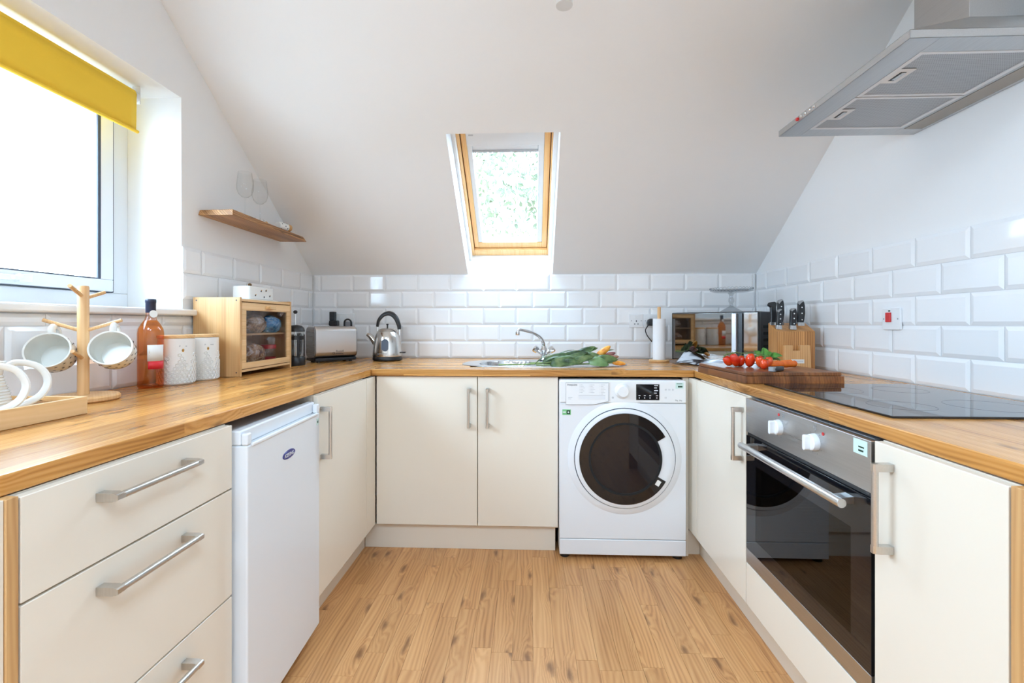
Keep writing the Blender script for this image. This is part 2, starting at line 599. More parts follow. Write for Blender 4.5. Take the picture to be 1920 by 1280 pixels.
def swirl_mat():
    t = NT('black_and_white_swirl_print')
    tc = t.n('ShaderNodeTexCoord')
    no = t.n('ShaderNodeTexNoise', ins={'Vector': tc.outputs['Object'], 'Scale': 8.0, 'Detail': 1.5, 'Distortion': 1.8})
    ra = t.n('ShaderNodeValToRGB', ins={0: no.outputs[0]})
    e = ra.color_ramp.elements
    e[0].position, e[0].color = 0.44, (0.02, 0.02, 0.03, 1)
    e[1].position, e[1].color = 0.56, (0.72, 0.76, 0.82, 1)
    t.l(ra.outputs[0], t.b.inputs['Base Color'])
    t.b.inputs['Roughness'].default_value = 0.2
    return t.m


M['swirl'] = swirl_mat()


def noisy(name, cols, scale, rough=0.5, dist=0.0, detail=3.0, bump=0.0, spec=0.5):
    t = NT(name)
    tc = t.n('ShaderNodeTexCoord')
    no = t.n('ShaderNodeTexNoise', ins={'Vector': tc.outputs['Object'], 'Scale': scale, 'Detail': detail, 'Distortion': dist})
    ra = t.n('ShaderNodeValToRGB', ins={0: no.outputs[0]})
    e = ra.color_ramp.elements
    n = len(cols)
    e[0].position, e[0].color = 0.3, cols[0]
    e[1].position, e[1].color = 0.7, cols[-1]
    for i in range(1, n - 1):
        x = e.new(0.3 + 0.4 * i / (n - 1))
        x.color = cols[i]
    t.l(ra.outputs[0], t.b.inputs['Base Color'])
    t.b.inputs['Roughness'].default_value = rough
    t.b.inputs['Specular IOR Level'].default_value = spec
    if bump:
        bp = t.n('ShaderNodeBump', ins={'Strength': bump, 'Distance': 0.003, 'Height': no.outputs[0]})
        t.l(bp.outputs[0], t.b.inputs['Normal'])
    return t.m


M['tomato'] = noisy('tomato_skin', [srgb(190, 28, 14), srgb(222, 62, 24), srgb(232, 96, 40)], 16, 0.12)
M['vine'] = plain('tomato_vine_green', srgb(88, 110, 48), 0.6)
M['leaf'] = noisy('lily_leaf', [srgb(36, 56, 26), srgb(66, 92, 44), srgb(110, 124, 72)], 26, 0.42)
M['leafpale'] = noisy('pale_lily_leaf', [srgb(84, 118, 66), srgb(128, 156, 104)], 22, 0.4)
M['basil'] = noisy('basil_leaf', [srgb(46, 104, 30), srgb(98, 158, 62)], 40, 0.4)
M['stem'] = plain('lily_stem', srgb(128, 150, 78), 0.5)
M['budorange'] = noisy('orange_lily_bud', [srgb(212, 120, 30), srgb(240, 168, 66), srgb(246, 200, 120)], 30, 0.4)
M['budpink'] = noisy('pink_lily_bud', [srgb(120, 66, 76), srgb(176, 118, 112), srgb(150, 120, 80)], 30, 0.4)
M['carrot'] = noisy('carrot_skin', [srgb(214, 84, 8), srgb(246, 130, 28)], 30, 0.45, bump=0.2)
M['bread'] = noisy('bread_crust', [srgb(150, 96, 48), srgb(206, 160, 104)], 30, 0.7)
M['bluewrap'] = noisy('blue_wrapper', [srgb(20, 96, 170), srgb(60, 160, 220), srgb(170, 215, 240)], 40, 0.2, dist=1.5)
M['clearwrap'] = noisy('crinkled_clear_wrapper', [srgb(120, 105, 100), srgb(196, 170, 142), srgb(238, 232, 228)], 34, 0.15, dist=1.5)
M['printwrap'] = noisy('brown_printed_wrapper', [srgb(90, 70, 84), srgb(178, 130, 80), srgb(226, 214, 206)], 40, 0.2, dist=1.5)
M['treeleaf'] = noisy('mottled_tree_leaf', [(0.05, 0.065, 0.03, 1), (0.17, 0.18, 0.10, 1)], 3.0, 0.6)  # two leaf tones blended by noise
M['bark'] = plain('grey_bark', (0.2, 0.17, 0.14, 1), 0.9, var=0.4)
M['gravel'] = plain('pale_gravel', (0.42, 0.41, 0.39, 1), 0.9, var=0.2)
# ------------------------------------------------------------------ the room
XL, XR, YB = -1.437, 1.437, 2.983          # plaster faces; tiles stand 10 mm proud
KS = 0.748                                  # ceiling slope
ES = Vector((0, -0.8007, 0.5990))           # up the slope
EN = Vector((0, 0.5990, 0.8007))            # out through the roof
O0 = Vector((0, 2.983, 1.4445))             # foot of the slope
YR = -2.6                                   # rear wall
SLOPE = Matrix(((1, 0, 0, 0), (0, ES.y, EN.y, O0.y), (0, ES.z, EN.z, O0.z), (0, 0, 0, 1)))   # local x, s, n

# floor: base board with individual planks as far as they can be told apart
fl = MB().box(-1.75, 1.75, -2.8, 3.2, -0.12, -0.0025).build('floor', M['floor'])
tag(fl, 'warm oak laminate floor with narrow knotty planks', kind='structure')
PW = 0.0715
pl_mesh = {}
for i in range(-12, 12):
    x0 = i * PW + 0.01
    y = 0.30 - random.random() * 0.45
    while y < 2.30:
        L = random.choice((0.36, 0.44, 0.52, 0.62))
        if y + L > 0.3:
            if L not in pl_mesh:
                q = MB()
                e = 0.0003
                q.add([(0, 0, -.004), (PW - e, 0, -.004), (PW - e, L - e, -.004), (0, L - e, -.004),
                       (0.0003, 0.0003, 0), (PW - e - .0003, 0.0003, 0), (PW - e - .0003, L - e - .0003, 0), (0.0003, L - e - .0003, 0)],
                      [(0, 3, 2, 1), (4, 5, 6, 7), (0, 1, 5, 4), (1, 2, 6, 5), (2, 3, 7, 6), (3, 0, 4, 7)])
                me = q.mesh('plank', smooth=False)
                me.materials.append(M['floor'])
                pl_mesh[L] = me
            inst('plank', pl_mesh[L], fl, loc=(x0, y, 0.0))
        y += L

# side walls
q = MB()
zt = 2.62
WY0, WY1, WZ0, WZ1 = 0.55, 1.84, 1.157, 2.055      # window opening
q.box(-1.78, XL, WY1, 3.2, 0, 2.62)
q.box(-1.78, XL, WY0, WY1, 0, WZ0)
q.box(-1.78, XL, WY0, WY1, WZ1, 2.62)
q.box(-1.78, XL, YR - 0.2, WY0, 0, 2.62)
wl = q.build('wall_left', M['paint'], smooth=False)
tag(wl, 'white painted side wall with the deep window reveal and tiled lower band', kind='structure')
wr = MB().box(XR, 1.75, YR - 0.2, 3.2, 0, 2.62).build('wall_right', M['paint'], smooth=False)
tag(wr, 'white painted side wall behind the hob with tiled lower band', kind='structure')
wb = MB().box(XL, XR, YB, 3.2, 0, 1.43).build('wall_back', M['grout'], smooth=False)
tag(wb, 'low tiled end wall under the sloping ceiling', kind='structure')
q = MB().box(XL, XR, YR - 0.2, YR, 0, 2.62)
wq = q.build('wall_rear', M['paint'], smooth=False)
tag(wq, 'plain white painted wall behind the viewer', kind='structure')

# ceiling: slope with the skylight shaft, then flat
SX0, SX1, SS1 = -0.405, 0.144, 0.985
q = MB()
q.box(-1.75, SX0, -0.02, 1.86, 0, 0.19, SLOPE)
q.box(SX1, 1.75, -0.02, 1.86, 0, 0.19, SLOPE)
q.box(SX0, SX1, SS1, 1.86, 0, 0.19, SLOPE)
q.box(SX0, SX1, -0.10, 0.0, 0.0, 0.24, SLOPE)
RWX = ((-1.00, -0.24), (0.24, 1.00))        # two roof windows added behind the viewer for fill light
RY0, RY1 = -1.45, -0.25
q.box(-1.75, 1.75, YR - 0.2, RY0, 2.55, 2.70).box(-1.75, 1.75, RY1, 1.52, 2.55, 2.70)
q.box(-1.75, RWX[0][0], RY0, RY1, 2.55, 2.70).box(RWX[0][1], RWX[1][0], RY0, RY1, 2.55, 2.70).box(RWX[1][1], 1.75, RY0, RY1, 2.55, 2.70)
ce = q.build('ceiling', M['paint'], smooth=False)
tag(ce, 'white sloping ceiling with the skylight shaft cut through it', kind='structure')

# metro tiles
TP, TH = 0.2151, 0.1086
tiles = {}


def tile_mesh(w, h):
    key = (round(w, 4), round(h, 4))
    if key not in tiles:
        g = 0.0011
        bw = min(0.013, w * 0.3, h * 0.3)
        q = MB()
        a, b, c, d = g, w - g, g, h - g
        q.add([(a, c, 0), (b, c, 0), (b, d, 0), (a, d, 0), (a, c, .0055), (b, c, .0055), (b, d, .0055), (a, d, .0055),
               (a + bw, c + bw, .010), (b - bw, c + bw, .010), (b - bw, d - bw, .010), (a + bw, d - bw, .010)],
              [(0, 3, 2, 1), (0, 1, 5, 4), (1, 2, 6, 5), (2, 3, 7, 6), (3, 0, 4, 7), (4, 5, 9, 8), (5, 6, 10, 9), (6, 7, 11, 10), (7, 4, 8, 11), (8, 9, 10, 11)])
        me = q.mesh('tile', smooth=False)
        me.materials.append(M['tile'])
        tiles[key] = me
    return tiles[key]


def tile_row(parent, p0, lo, hi, z0, h, place):
    """Tiles along one course: joints at p0 + k*TP, clipped to lo..hi."""
    k = math.floor((lo - p0) / TP)
    while p0 + k * TP < hi - 1e-4:
        a, b = max(lo, p0 + k * TP), min(hi, p0 + (k + 1) * TP)
        if b - a > 0.008:
            inst('tile', tile_mesh(b - a, h), parent, M=place(a, b, z0))
        k += 1


def pl_back(a, b, z):
    return Matrix(((1, 0, 0, a), (0, 0, -1, YB), (0, 1, 0, z), (0, 0, 0, 1)))


def pl_left(a, b, z):      # local x -> +y, y -> z, z -> +x
    return Matrix(((0, 0, 1, XL), (1, 0, 0, a), (0, 1, 0, z), (0, 0, 0, 1)))


def pl_right(a, b, z):     # local x -> -y, y -> z, z -> -x
    return Matrix(((0, 0, -1, XR), (-1, 0, 0, b), (0, 1, 0, z), (0, 0, 0, 1)))


for k in range(5):
    z0 = 0.90 + k * TH
    half = 0.0 if k % 2 == 0 else TP / 2
    tile_row(wb, -1.3806 + half, XL + 0.010, XR - 0.010, z0, TH, pl_back)
    tile_row(wr, 2.629 - 20 * TP + half, 0.66, 2.973, z0, TH, pl_right)
    p = 2.8095 - 20 * TP + half
    if k < 2:
        tile_row(wl, p, 0.58, 2.973, z0, TH, pl_left)
    elif k == 2:
        tile_row(wl, p, 0.58, 1.907, z0, WZ0 - 0.003 - z0, pl_left)
        tile_row(wl, p, 1.907, 2.973, z0, TH, pl_left)
    else:
        tile_row(wl, p, WY1, 2.973, z0, TH, pl_left)
# grout beds behind the side-wall tiles
q = MB().box(XL - .001, XL + .003, 0.58, 2.98, 0.90, WZ0 - .004).box(XL - .001, XL + .003, WY1 + .002, 2.98, WZ0 - .004, 1.443)
q.build('grout', M['grout'], wl, smooth=False)
MB().box(XR - .003, XR + .001, 0.66, 2.98, 0.90, 1.443).build('grout', M['grout'], wr, smooth=False)
MB().box(XL, XR, YB - .003, YB + .001, 0.90, 1.441).build('grout', M['grout'], wb, smooth=False)

# side window: fixed frame, opening sash, glass, gasket, stay, sill
w1 = struct('window_1', 'white framed side window with one large bright pane', (0, 0, 0))
q = MB()
fx0, fx1 = -1.735, -1.665
q.box(fx0, fx1, WY0, WY1, 1.183, 1.246).box(fx0, fx1, WY0, WY1, 1.99, WZ1).box(fx0, fx1, 1.760, WY1, 1.246, 1.99).box(fx0, fx1, WY0, 0.63, 1.246, 1.99)
q.build('frame', M['upvc'], w1, bevel=.003)
q = MB()
sx0, sx1 = -1.735, -1.648
q.box(sx0, sx1, 0.634, 1.756, 1.250, 1.296).box(sx0, sx1, 0.634, 1.756, 1.94, 1.986).box(sx0, sx1, 1.702, 1.756, 1.296, 1.94).box(sx0, sx1, 0.634, 0.69, 1.296, 1.94)
q.build('sash', M['upvc'], w1, bevel=.003)
q = MB()
q.box(-1.6535, -1.6475, 1.690, 1.702, 1.2965, 1.94).box(-1.6535, -1.6475, 0.69, 1.690, 1.2962, 1.2995).box(-1.6535, -1.6475, .69, .70, 1.30, 1.94)
q.build('gasket', M['gasket'], w1)
q = MB().box(-1.68, -1.651, 1.7565, 1.7597, 1.247, 1.99).box(-1.68, -1.655, .634, 1.7565, 1.2465, 1.2497)
q.build('gap_shade', M['gasket'], w1)  # dark strips painting the shadow line between sash and frame
MB().box(-1.694, -1.688, 0.69, 1.702, 1.296, 1.94).build('glass_pane', M['pane'], w1, smooth=False)
q = MB().box(-1.6478, -1.636, 1.22, 1.415, 1.262, 1.280).box(-1.636, -1.622, 1.385, 1.412, 1.264, 1.278).box(-1.6478, -1.628, 1.405, 1.445, 1.258, 1.284)
q.build('window_stay', M['whiteplastic'], w1, bevel=.002)
q = MB()
q.box(-1.735, XL, WY0 + .001, WY1 - .001, WZ0, 1.183).box(XL + .0005, -1.400, WY0 - 0.05, 1.905, WZ0, 1.183)
q.build('sill', M['sill'], w1, bevel=.008, seg=3)

# skylight
w2 = struct('window_2', 'pine framed roof window with white blind cassette and pale treetops behind', (0, 0, 0))
w2.matrix_world = Matrix.Translation(O0) @ SLOPE.to_3x3().to_4x4()
q = MB()
n0, n1 = 0.172, 0.26
q.box(-0.405, -0.372, 0, .985, n0, n1).box(0.112, 0.144, 0, .985, n0, n1).box(-0.372, 0.112, 0, 0.048, n0, n1).box(-0.372, 0.112, .95, .985, n0, n1)
q.build('frame', M['pine'], w2, bevel=.003)
MB().box(-0.4045, -0.389, 0, .98, .13, .1715).box(0.120, 0.1435, 0, .98, .13, .1715).build('lining', M['paint'], w2, smooth=False)
q = MB()
n0, n1 = 0.192, 0.25
q.box(-0.3685, -0.340, 0.052, .946, n0, n1).box(0.076, 0.1085, 0.052, .946, n0, n1).box(-0.340, 0.076, 0.052, 0.098, n0, n1).box(-0.340, 0.076, .90, .946, n0, n1)
q.build('sash', M['pine'], w2, bevel=.003)
q = MB().box(-0.372, -0.3685, 0.048, .95, .200, .25).box(0.1085, 0.112, 0.048, .95, .200, .25).box(-.372, .112, .048, .052, .20, .25)
q.build('gap_shade', M['dark'], w2)  # dark strips standing in for shade in the gap around the sash
q = MB().box(-0.340, -0.314, 0.099, .80, .196, .25).box(0.044, 0.0755, 0.099, .80, .196, .25)
q.build('blind_rail', M['upvc'], w2, bevel=.002)
q = MB().box(-0.340, 0.0755, .80, .90, .186, .25)
cas = q.build('blind_cassette', M['upvc'], w2, bevel=.004)
MB().box(-0.314, 0.044, .765, .80, .205, .235).build('blind_fabric', M['upvc'], w2, bevel=.004)
MB().box(-0.314, 0.044, .752, .766, .200, .225).build('blind_bar', plain('grey_blind_bar', (.45, .46, .48, 1), .4), w2, bevel=.003)
MB().box(-0.325, -0.300, .862, .869, .1845, .1862).build('maker_plate', M['paleink'], cas)
MB().box(-0.316, 0.046, .096, .90, .243, .248).build('glass_pane', M['pane'], w2, smooth=False)

# two unseen roof windows, added behind the viewer to let in fill light
for i, (x0, x1) in enumerate(RWX):
    w3 = struct('window_%d' % (3 + i), 'added pine framed roof window for fill light, unseen behind the viewer, ' + ('window side' if i == 0 else 'hob side'))
    q = MB().box(x0, x0 + .04, RY0, RY1, 2.63, 2.69).box(x1 - .04, x1, RY0, RY1, 2.63, 2.69).box(x0 + .04, x1 - .04, RY0, RY0 + .04, 2.63, 2.69).box(x0 + .04, x1 - .04, RY1 - .04, RY1, 2.63, 2.69)
    q.build('frame', M['pine'], w3, bevel=.003)
    MB().box(x0 + .04, x1 - .04, RY0 + .04, RY1 - .04, 2.66, 2.665).build('glass_pane', M['pane'], w3, smooth=False)

# outside: lawn and the tree seen through the roof window
gd = MB().box(-30, 30, -30, 40, -2.9, -2.8).build('ground', M['gravel'], smooth=False)
tag(gd, 'pale gravel yard outside below the building', kind='structure')
tr = thing('garden_tree', 'pale leafy tree standing outside beyond the roof window', 'tree', (-0.6, 9.0, -2.8))
MB().tube(bez([(0, 0, 0), (0.1, 0, 2.2), (-0.1, .1, 4.2), (0.2, 0, 6.0)], 6), [0.22 - 0.006 * i for i in range(19)], 10).build('trunk', M['bark'], tr)
q = MB()
for i in range(5200):
    a = random.random() * 2 * PI
    rr = math.sqrt(random.random())
    u = random.uniform(-1, 1)
    c = Vector((math.cos(a) * rr * 2.4, math.sin(a) * rr * 1.5, 6.1 + u * 2.0 * math.sqrt(max(0.05, 1 - rr * rr * .8))))
    if math.sin(c.x * 2.3 + 1) + math.sin(c.z * 2.9) + math.sin(c.y * 2.0 + c.x) < -0.55:
        continue
    s = random.uniform(.05, .12)
    e = Euler((random.random() * 6, random.random() * 6, random.random() * 6)).to_matrix().to_4x4()
    q.add([(-s, 0, 0), (0, -s * .45, 0.01), (s, 0, 0), (0, s * .45, .01)], [(0, 1, 2, 3)], Matrix.Translation(c) @ e)
cr = q.build('crown', M['treeleaf'], tr, smooth=False)
cr['kind'] = 'stuff'

# ------------------------------------------------------------------ worktops
WT0, WT1 = 0.868, 0.900
XWL, XWR, YWB = -0.782, 0.784, 2.231


def poly_round_corner(pts, idx, r, n=6):
    p = [Vector((a[0], a[1], 0)) for a in pts]
    out = []
    for i, a in enumerate(p):
        if i in idx:
            pr, nx = p[i - 1], p[(i + 1) % len(p)]
            d0, d1 = (pr - a).normalized(), (nx - a).normalized()
            s, e = a + d0 * r, a + d1 * r
            for k in range(n + 1):
                t = k / n
                m_ = s * (1 - t) ** 2 + a * 2 * t * (1 - t) + e * t * t
                out.append((m_.x, m_.y))
        else:
            out.append((a.x, a.y))
    return out


pts = poly_round_corner([(-1.4265, 0.636), (XWL, 0.636), (XWL, 2.9725), (-1.4265, 2.9725)], {1}, 0.02)
o = MB().prism(pts, WT0, WT1).build('worktop', M['oakL'], bevel=.003)
tag(o, 'oiled oak worktop run under the side window, over drawers and fridge', 'worktop', 'oak worktops')
pts = [(XWR, 0.70), (1.4265, 0.70), (1.4265, 2.9725), (XWR, 2.9725)]
o = MB().prism(pts, WT0, WT1).build('worktop', M['oakL'], bevel=.003)
tag(o, 'oak worktop run with the hob, over the oven', 'worktop', 'oak worktops')
# back run with the sink cut-out
HX0, HX1, HY0, HY1 = -0.315, 0.075, 2.365, 2.755
xs = [XWL + .0005, HX0, HX1, XWR - .0005]
ys = [YWB, HY0, HY1, 2.9725]
q = MB()
for i in range(3):
    for j in range(3):
        if i == 1 and j == 1:
            continue
        for z in (WT0, WT1):
            q.add([(xs[i], ys[j], z), (xs[i + 1], ys[j], z), (xs[i + 1], ys[j + 1], z), (xs[i], ys[j + 1], z)], [(0, 1, 2, 3)])
for i in range(3):
    for y in (ys[0], ys[3]):
        q.add([(xs[i], y, WT0), (xs[i + 1], y, WT0), (xs[i + 1], y, WT1), (xs[i], y, WT1)], [(0, 1, 2, 3)])
    for x in (xs[0], xs[3]):
        q.add([(x, ys[i], WT0), (x, ys[i + 1], WT0), (x, ys[i + 1], WT1), (x, ys[i], WT1)], [(0, 1, 2, 3)])
q.add([(HX0, HY0, WT0), (HX1, HY0, WT0), (HX1, HY0, WT1), (HX0, HY0, WT1)], [(0, 1, 2, 3)])
q.add([(HX0, HY1, WT0), (HX1, HY1, WT0), (HX1, HY1, WT1), (HX0, HY1, WT1)], [(0, 1, 2, 3)])
q.add([(HX0, HY0, WT0), (HX0, HY1, WT0), (HX0, HY1, WT1), (HX0, HY0, WT1)], [(0, 1, 2, 3)])
q.add([(HX1, HY0, WT0), (HX1, HY1, WT0), (HX1, HY1, WT1), (HX1, HY0, WT1)], [(0, 1, 2, 3)])
me = q.mesh('worktop', smooth=False)
bm = bmesh.new()
bm.from_mesh(me)
bmesh.ops.remove_doubles(bm, verts=bm.verts, dist=1e-5)
bmesh.ops.recalc_face_normals(bm, faces=bm.faces)
bm.to_mesh(me)
bm.free()
me.materials.append(M['oakB'])
o = bpy.data.objects.new('worktop', me)
COL.objects.link(o)
md = o.modifiers.new('bevel', 'BEVEL')
md.width, md.segments, md.limit_method, md.angle_limit, md.harden_normals = .003, 2, 'ANGLE', R(40), True
tag(o, 'oak worktop along the end wall with the steel sink let into it', 'worktop', 'oak worktops')

# ------------------------------------------------------------------ base units
# unit frame: local x along the front, local -y faces the room
L90, R90 = R(90), R(-90)
HL = 0.19


def handle_mesh(length):
    q = MB()
    h = length / 2
    q.lathe([(0.0065, -h), (0.0065, h)], 14, Matrix.Translation((0, -0.034, 0)))
    for s in (-1, 1):
        z0, z1 = (h - .016, h) if s > 0 else (-h, -h + .016)
        q.prism([(-0.0075, 0), (0.0075, 0), (0.0075, -0.030), (0.004, -0.0405), (-0.004, -0.0405), (-0.0075, -0.030)], z0, z1)
    me = q.mesh('handle')
    me.materials.append(M['nickel'])
    return me


HM = {.19: handle_mesh(.19), .215: handle_mesh(.215)}


def handle(parent, x, z, vertical=True, length=.19):
    o = inst('handle', HM[length], parent, loc=(x, 0, z), rot=(0, 0, 0) if vertical else (0, R(90), 0))
    o['label'] = 'satin nickel bar handle'
    return o


def base_unit(label, loc, rz, w, fronts, group='cream base units', name='base_cabinet', depth=.54, cz=(.12, .866)):
    t = thing(name, label, 'cabinet', (loc[0], loc[1], 0), rz, group)
    box('carcass', M['carcass'], t, .001, w - .001, .0205, depth, cz[0], cz[1])
    for f in fronts:
        d = MB().box(f['x0'], f['x1'], 0.0005, .019, f['z0'], f['z1']).build(f['name'], M['cream'], t, bevel=.0016)
        if f.get('h'):
            handle(d, *f['h'])
    return t


ZD0, ZD1 = 0.132, 0.864
g = .0018
base_unit('cream drawer unit with three gloss drawers at the near end of the window run', (-.765, .660), L90, .494, [
    dict(name='drawer_front', x0=g, x1=.494 - g, z0=.703, z1=ZD1, h=(.228, .818, False, .215)),
    dict(name='drawer_front', x0=g, x1=.494 - g, z0=.429, z1=.699, h=(.228, .652, False, .215)),
    dict(name='drawer_front', x0=g, x1=.494 - g, z0=ZD0, z1=.425, h=(.228, .372, False, .215))], name='drawer_unit')
base_unit('cream single door base unit between the fridge and the inner corner', (-.765, 1.630), L90, .495, [
    dict(name='door', x0=g, x1=.495 - g, z0=ZD0, z1=ZD1, h=(.026, .725))])
# back run: sink unit with two doors
base_unit('cream sink unit with two gloss doors under the end worktop', (-.763, 2.250), 0, .900, [
    dict(name='door', x0=g, x1=.504 - g, z0=ZD0, z1=ZD1, h=(.464, .713)),
    dict(name='door', x0=.504 + g, x1=.900 - g, z0=ZD0, z1=ZD1, h=(.555, .713))], depth=.10)
# right run
base_unit('cream single door base unit between the washing machine corner and the oven', (.765, 2.149), R90, .484, [
    dict(name='door', x0=g, x1=.484 - g, z0=ZD0, z1=ZD1, h=(.460, .728))])
base_unit('cream housing under the built-in oven with a plain panel below its door', (.765, 1.664), R90, .606, [
    dict(name='filler_panel', x0=g, x1=.606 - g, z0=ZD0, z1=.280)], cz=(.12, .278))
base_unit('cream narrow door base unit at the near end of the hob run', (.765, 1.056), R90, .290, [
    dict(name='door', x0=g, x1=.290 - g, z0=ZD0, z1=ZD1, h=(.050, .733))])


def post(label, name, boxes):
    q = MB()
    for b in boxes:
        q.box(*b)
    return tag(q.build(name, M['cream'], bevel=.0015), label, 'filler', 'cream corner fillers')


post('cream corner filler strip between the window run and the sink unit doors', 'corner_post', [(-.783, -.766, 2.1275, 2.249, .132, .864), (-.802, -.784, 2.2325, 2.249, .132, .864)])
post('cream corner filler strip beside the washing machine', 'corner_post', [(.7655, .7835, 2.151, 2.2725, .132, .864), (.737, .7645, 2.255, 2.2725, .0, .864)])


def board(name, label, mat, b, group, bevel=.0015, cat='plinth'):
    return tag(MB().box(*b).build(name, mat, bevel=bevel), label, cat, group)


GP = 'plinth boards'
board('plinth', 'cream plinth under the three drawers', M['plinth'], (-.850, -.832, .662, 1.150, 0, .118), GP)
board('plinth', 'cream plinth between the fridge and the inner corner', M['plinth'], (-.850, -.832, 1.632, 2.284, 0, .118), GP)
board('plinth', 'cream plinth under the two sink unit doors', M['plinth'], (-.831, .124, 2.286, 2.302, 0, .118), GP)
board('plinth', 'cream plinth under the oven run', M['plinth'], (.826, .844, .770, 2.29, 0, .118), GP)
board('plinth', 'short cream plinth beside the foot of the washing machine', M['plinth'], (.766, .825, 2.274, 2.29, 0, .118), GP)
e = thing('end_panel', 'oak edged end panel closing the drawer run', 'panel', (0, 0, 0), 0, 'oak end panels')
box('panel', M['oakend'], e, -1.40, -.765, .642, .6585, 0, .867, bevel=.001)
box('facing', M['cream'], e, -1.40, -.768, .636, .6415, 0, .867, bevel=.001)
e = thing('end_panel', 'oak edged end panel closing the hob run', 'panel', (0, 0, 0), 0, 'oak end panels')
box('panel', M['oakend'], e, .765, 1.40, .744, .7635, 0, .867, bevel=.001)
box('facing', M['cream'], e, .768, 1.40, .738, .7435, 0, .867, bevel=.001)
# ------------------------------------------------------------------ fridge
t = thing('fridge', 'white undercounter fridge with an oval blue badge, between drawers and cream door', 'fridge', (-.735, 1.168, 0), R(92.6))
W_ = .455
box('body', M['white'], t, .022, W_ - .012, .050, .52, .025, .838, bevel=.006)
d = MB().box(0, W_, 0, .046, .050, .806).box(0, W_, .018, .046, .806, .845).box(0, .022, 0, .018, .806, .838).box(W_ - .022, W_, 0, .018, .806, .838).build('door', M['white'], t, bevel=.005, seg=3)
MB().box(.020, W_ - .020, -.004, .004, .800, .809).build('grip_lip', M['whiteplastic'], d, bevel=.003)
q = MB()
q.add([(0.038 * math.cos(2 * PI * k / 28), -.0018, .0125 * math.sin(2 * PI * k / 28)) for k in range(28)] + [(0.041 * math.cos(2 * PI * k / 28), .001, .0145 * math.sin(2 * PI * k / 28)) for k in range(28)],
      [tuple(range(28))] + [(k, (k + 1) % 28, 28 + (k + 1) % 28, 28 + k) for k in range(28)])
bd = q.build('badge', M['badge'], d, loc=(.225, 0, .722))
text('lettering', 'ICEKING', .0155, M['whiteink'], bd, (0, -.0022, -.0055), (R(90), 0, 0), 'CENTER', sx=.98)
box('sticker', M['palegreen'], d, .428, .446, -.0006, .0005, .765, .788)
box('sticker', M['darkgreen'], d, .433, .441, -.0009, -.0004, .772, .780)
for x in (.045, W_ - .035):
    MB().lathe([(.015, 0), (.015, .026)], 14, Matrix.Translation((x, .09, 0))).build('foot', M['black'], t)
    MB().lathe([(.015, 0), (.015, .026)], 14, Matrix.Translation((x, .45, 0))).build('foot', M['black'], t)
box('kick_grille', M['black'], t, .012, W_ - .012, .07, .08, .004, .05)

# ------------------------------------------------------------------ washing machine
t = thing('washing_machine', 'white front loading washing machine with a black round door', 'washing machine', (.437, 2.195, 0))
q = MB().box(-.2975, .2975, .012, .56, .022, .856)
body = q.build('body', M['white'], t, bevel=.010, seg=3)
pts = [(-.2975, .006), (.2975, .006), (.2975, .018), (-.2975, .018)]
box('control_panel', M['whiteplastic'], t, -.2975, .2975, 0, .0125, .7485, .853, bevel=.006, seg=3)
box('kick_panel', M['white'], t, -.2975, .2975, .002, .0125, .026, .100, bevel=.004)
box('front_panel', M['white'], t, -.2975, .2975, .003, .0125, .1025, .7455, bevel=.003)
for x in (-.27, .27):
    MB().lathe([(.022, 0), (.022, .024)], 16, Matrix.Translation((x, .05, 0))).build('foot', M['black'], t)
    MB().lathe([(.022, 0), (.022, .024)], 16, Matrix.Translation((x, .50, 0))).build('foot', M['black'], t)
# detergent drawer with the slanted corner
dr = [(-.268, .7405), (-.135, .7405), (-.066, .757), (-.066, .844), (-.268, .844)]
q = MB().prism(dr, -.0025, .004, 'y')
dd = q.build('detergent_drawer', M['whiteplastic'], t, bevel=.0015)
q = MB().tube([(x, -.0025, z) for x, z in dr], .0009, 6, closed=True)
q.build('outline', M['greyink'], dd)
MB().box(-.208, -.082, -.0032, -.002, .766, .785).build('grip', M['white'], dd, bevel=.002)
MB().box(-.208, -.082, -.0036, -.0030, .7835, .7855).build('grip_shadow', M['paleink'], dd)
text('lettering', 'Hotpoint', .0130, M['ink'], dd, (-.262, -.0028, .8300), (R(90), 0, 0), sx=1.0)
q = MB()
for cxx, rows in ((-.205, 6), (-.158, 6), (-.108, 7)):
    for r_ in range(rows):
        z = .833 - r_ * .0073
        q.box(cxx, cxx + .0018, -.0030, -.0024, z, z + .0022)
        q.box(cxx + .0055, cxx + .0055 + .011 + .014 * ((r_ * 7 + int(-cxx * 1000)) % 5) / 5, -.0030, -.0024, z + .0002, z + .002)
q.build('programme_list', M['paleink'], dd)['kind'] = 'stuff'
MB().box(-.257, -.237, -.0030, -.0024, .772, .7745).box(-.257, -.243, -.0030, -.0024, .766, .7685).build('model_print', M['paleink'], dd)
MB().lathe([(.037, 0), (.037, .003), (.034, .005), (.0285, .007), (.027, .022), (.024, .025), (0, .025)], 40, frame_to((0, -1, 0), (0, 0, 1), (-.001, 0.0005, .8055))).build('programme_dial', M['whiteplastic'], t)
MB().lathe([(.005, 0), (.005, .001), (0, .001)], 16, frame_to((0, -1, 0), (0, 0, 1), (-.046, 0, .774))).build('start_button', M['paleink'], t)
ds = box('display', M['blackglass'], t, .063, .172, -.0015, .001, .763, .838, bevel=.0015)
q = MB()
for i, z in enumerate((.830, .8195, .8065, .795)):
    q.box(.147, .147 + (.018, .013, .018, .012)[i], -.0019, -.0014, z, z + .0035)
for x in (.074, .099, .124, .156):
    q.box(x, x + .009, -.0019, -.0014, .783, .786)
    q.box(x + .002, x + .0055, -.0019, -.0014, .771, .7765)
q.build('display_print', M['whiteink'], ds)['kind'] = 'stuff'
q = MB()
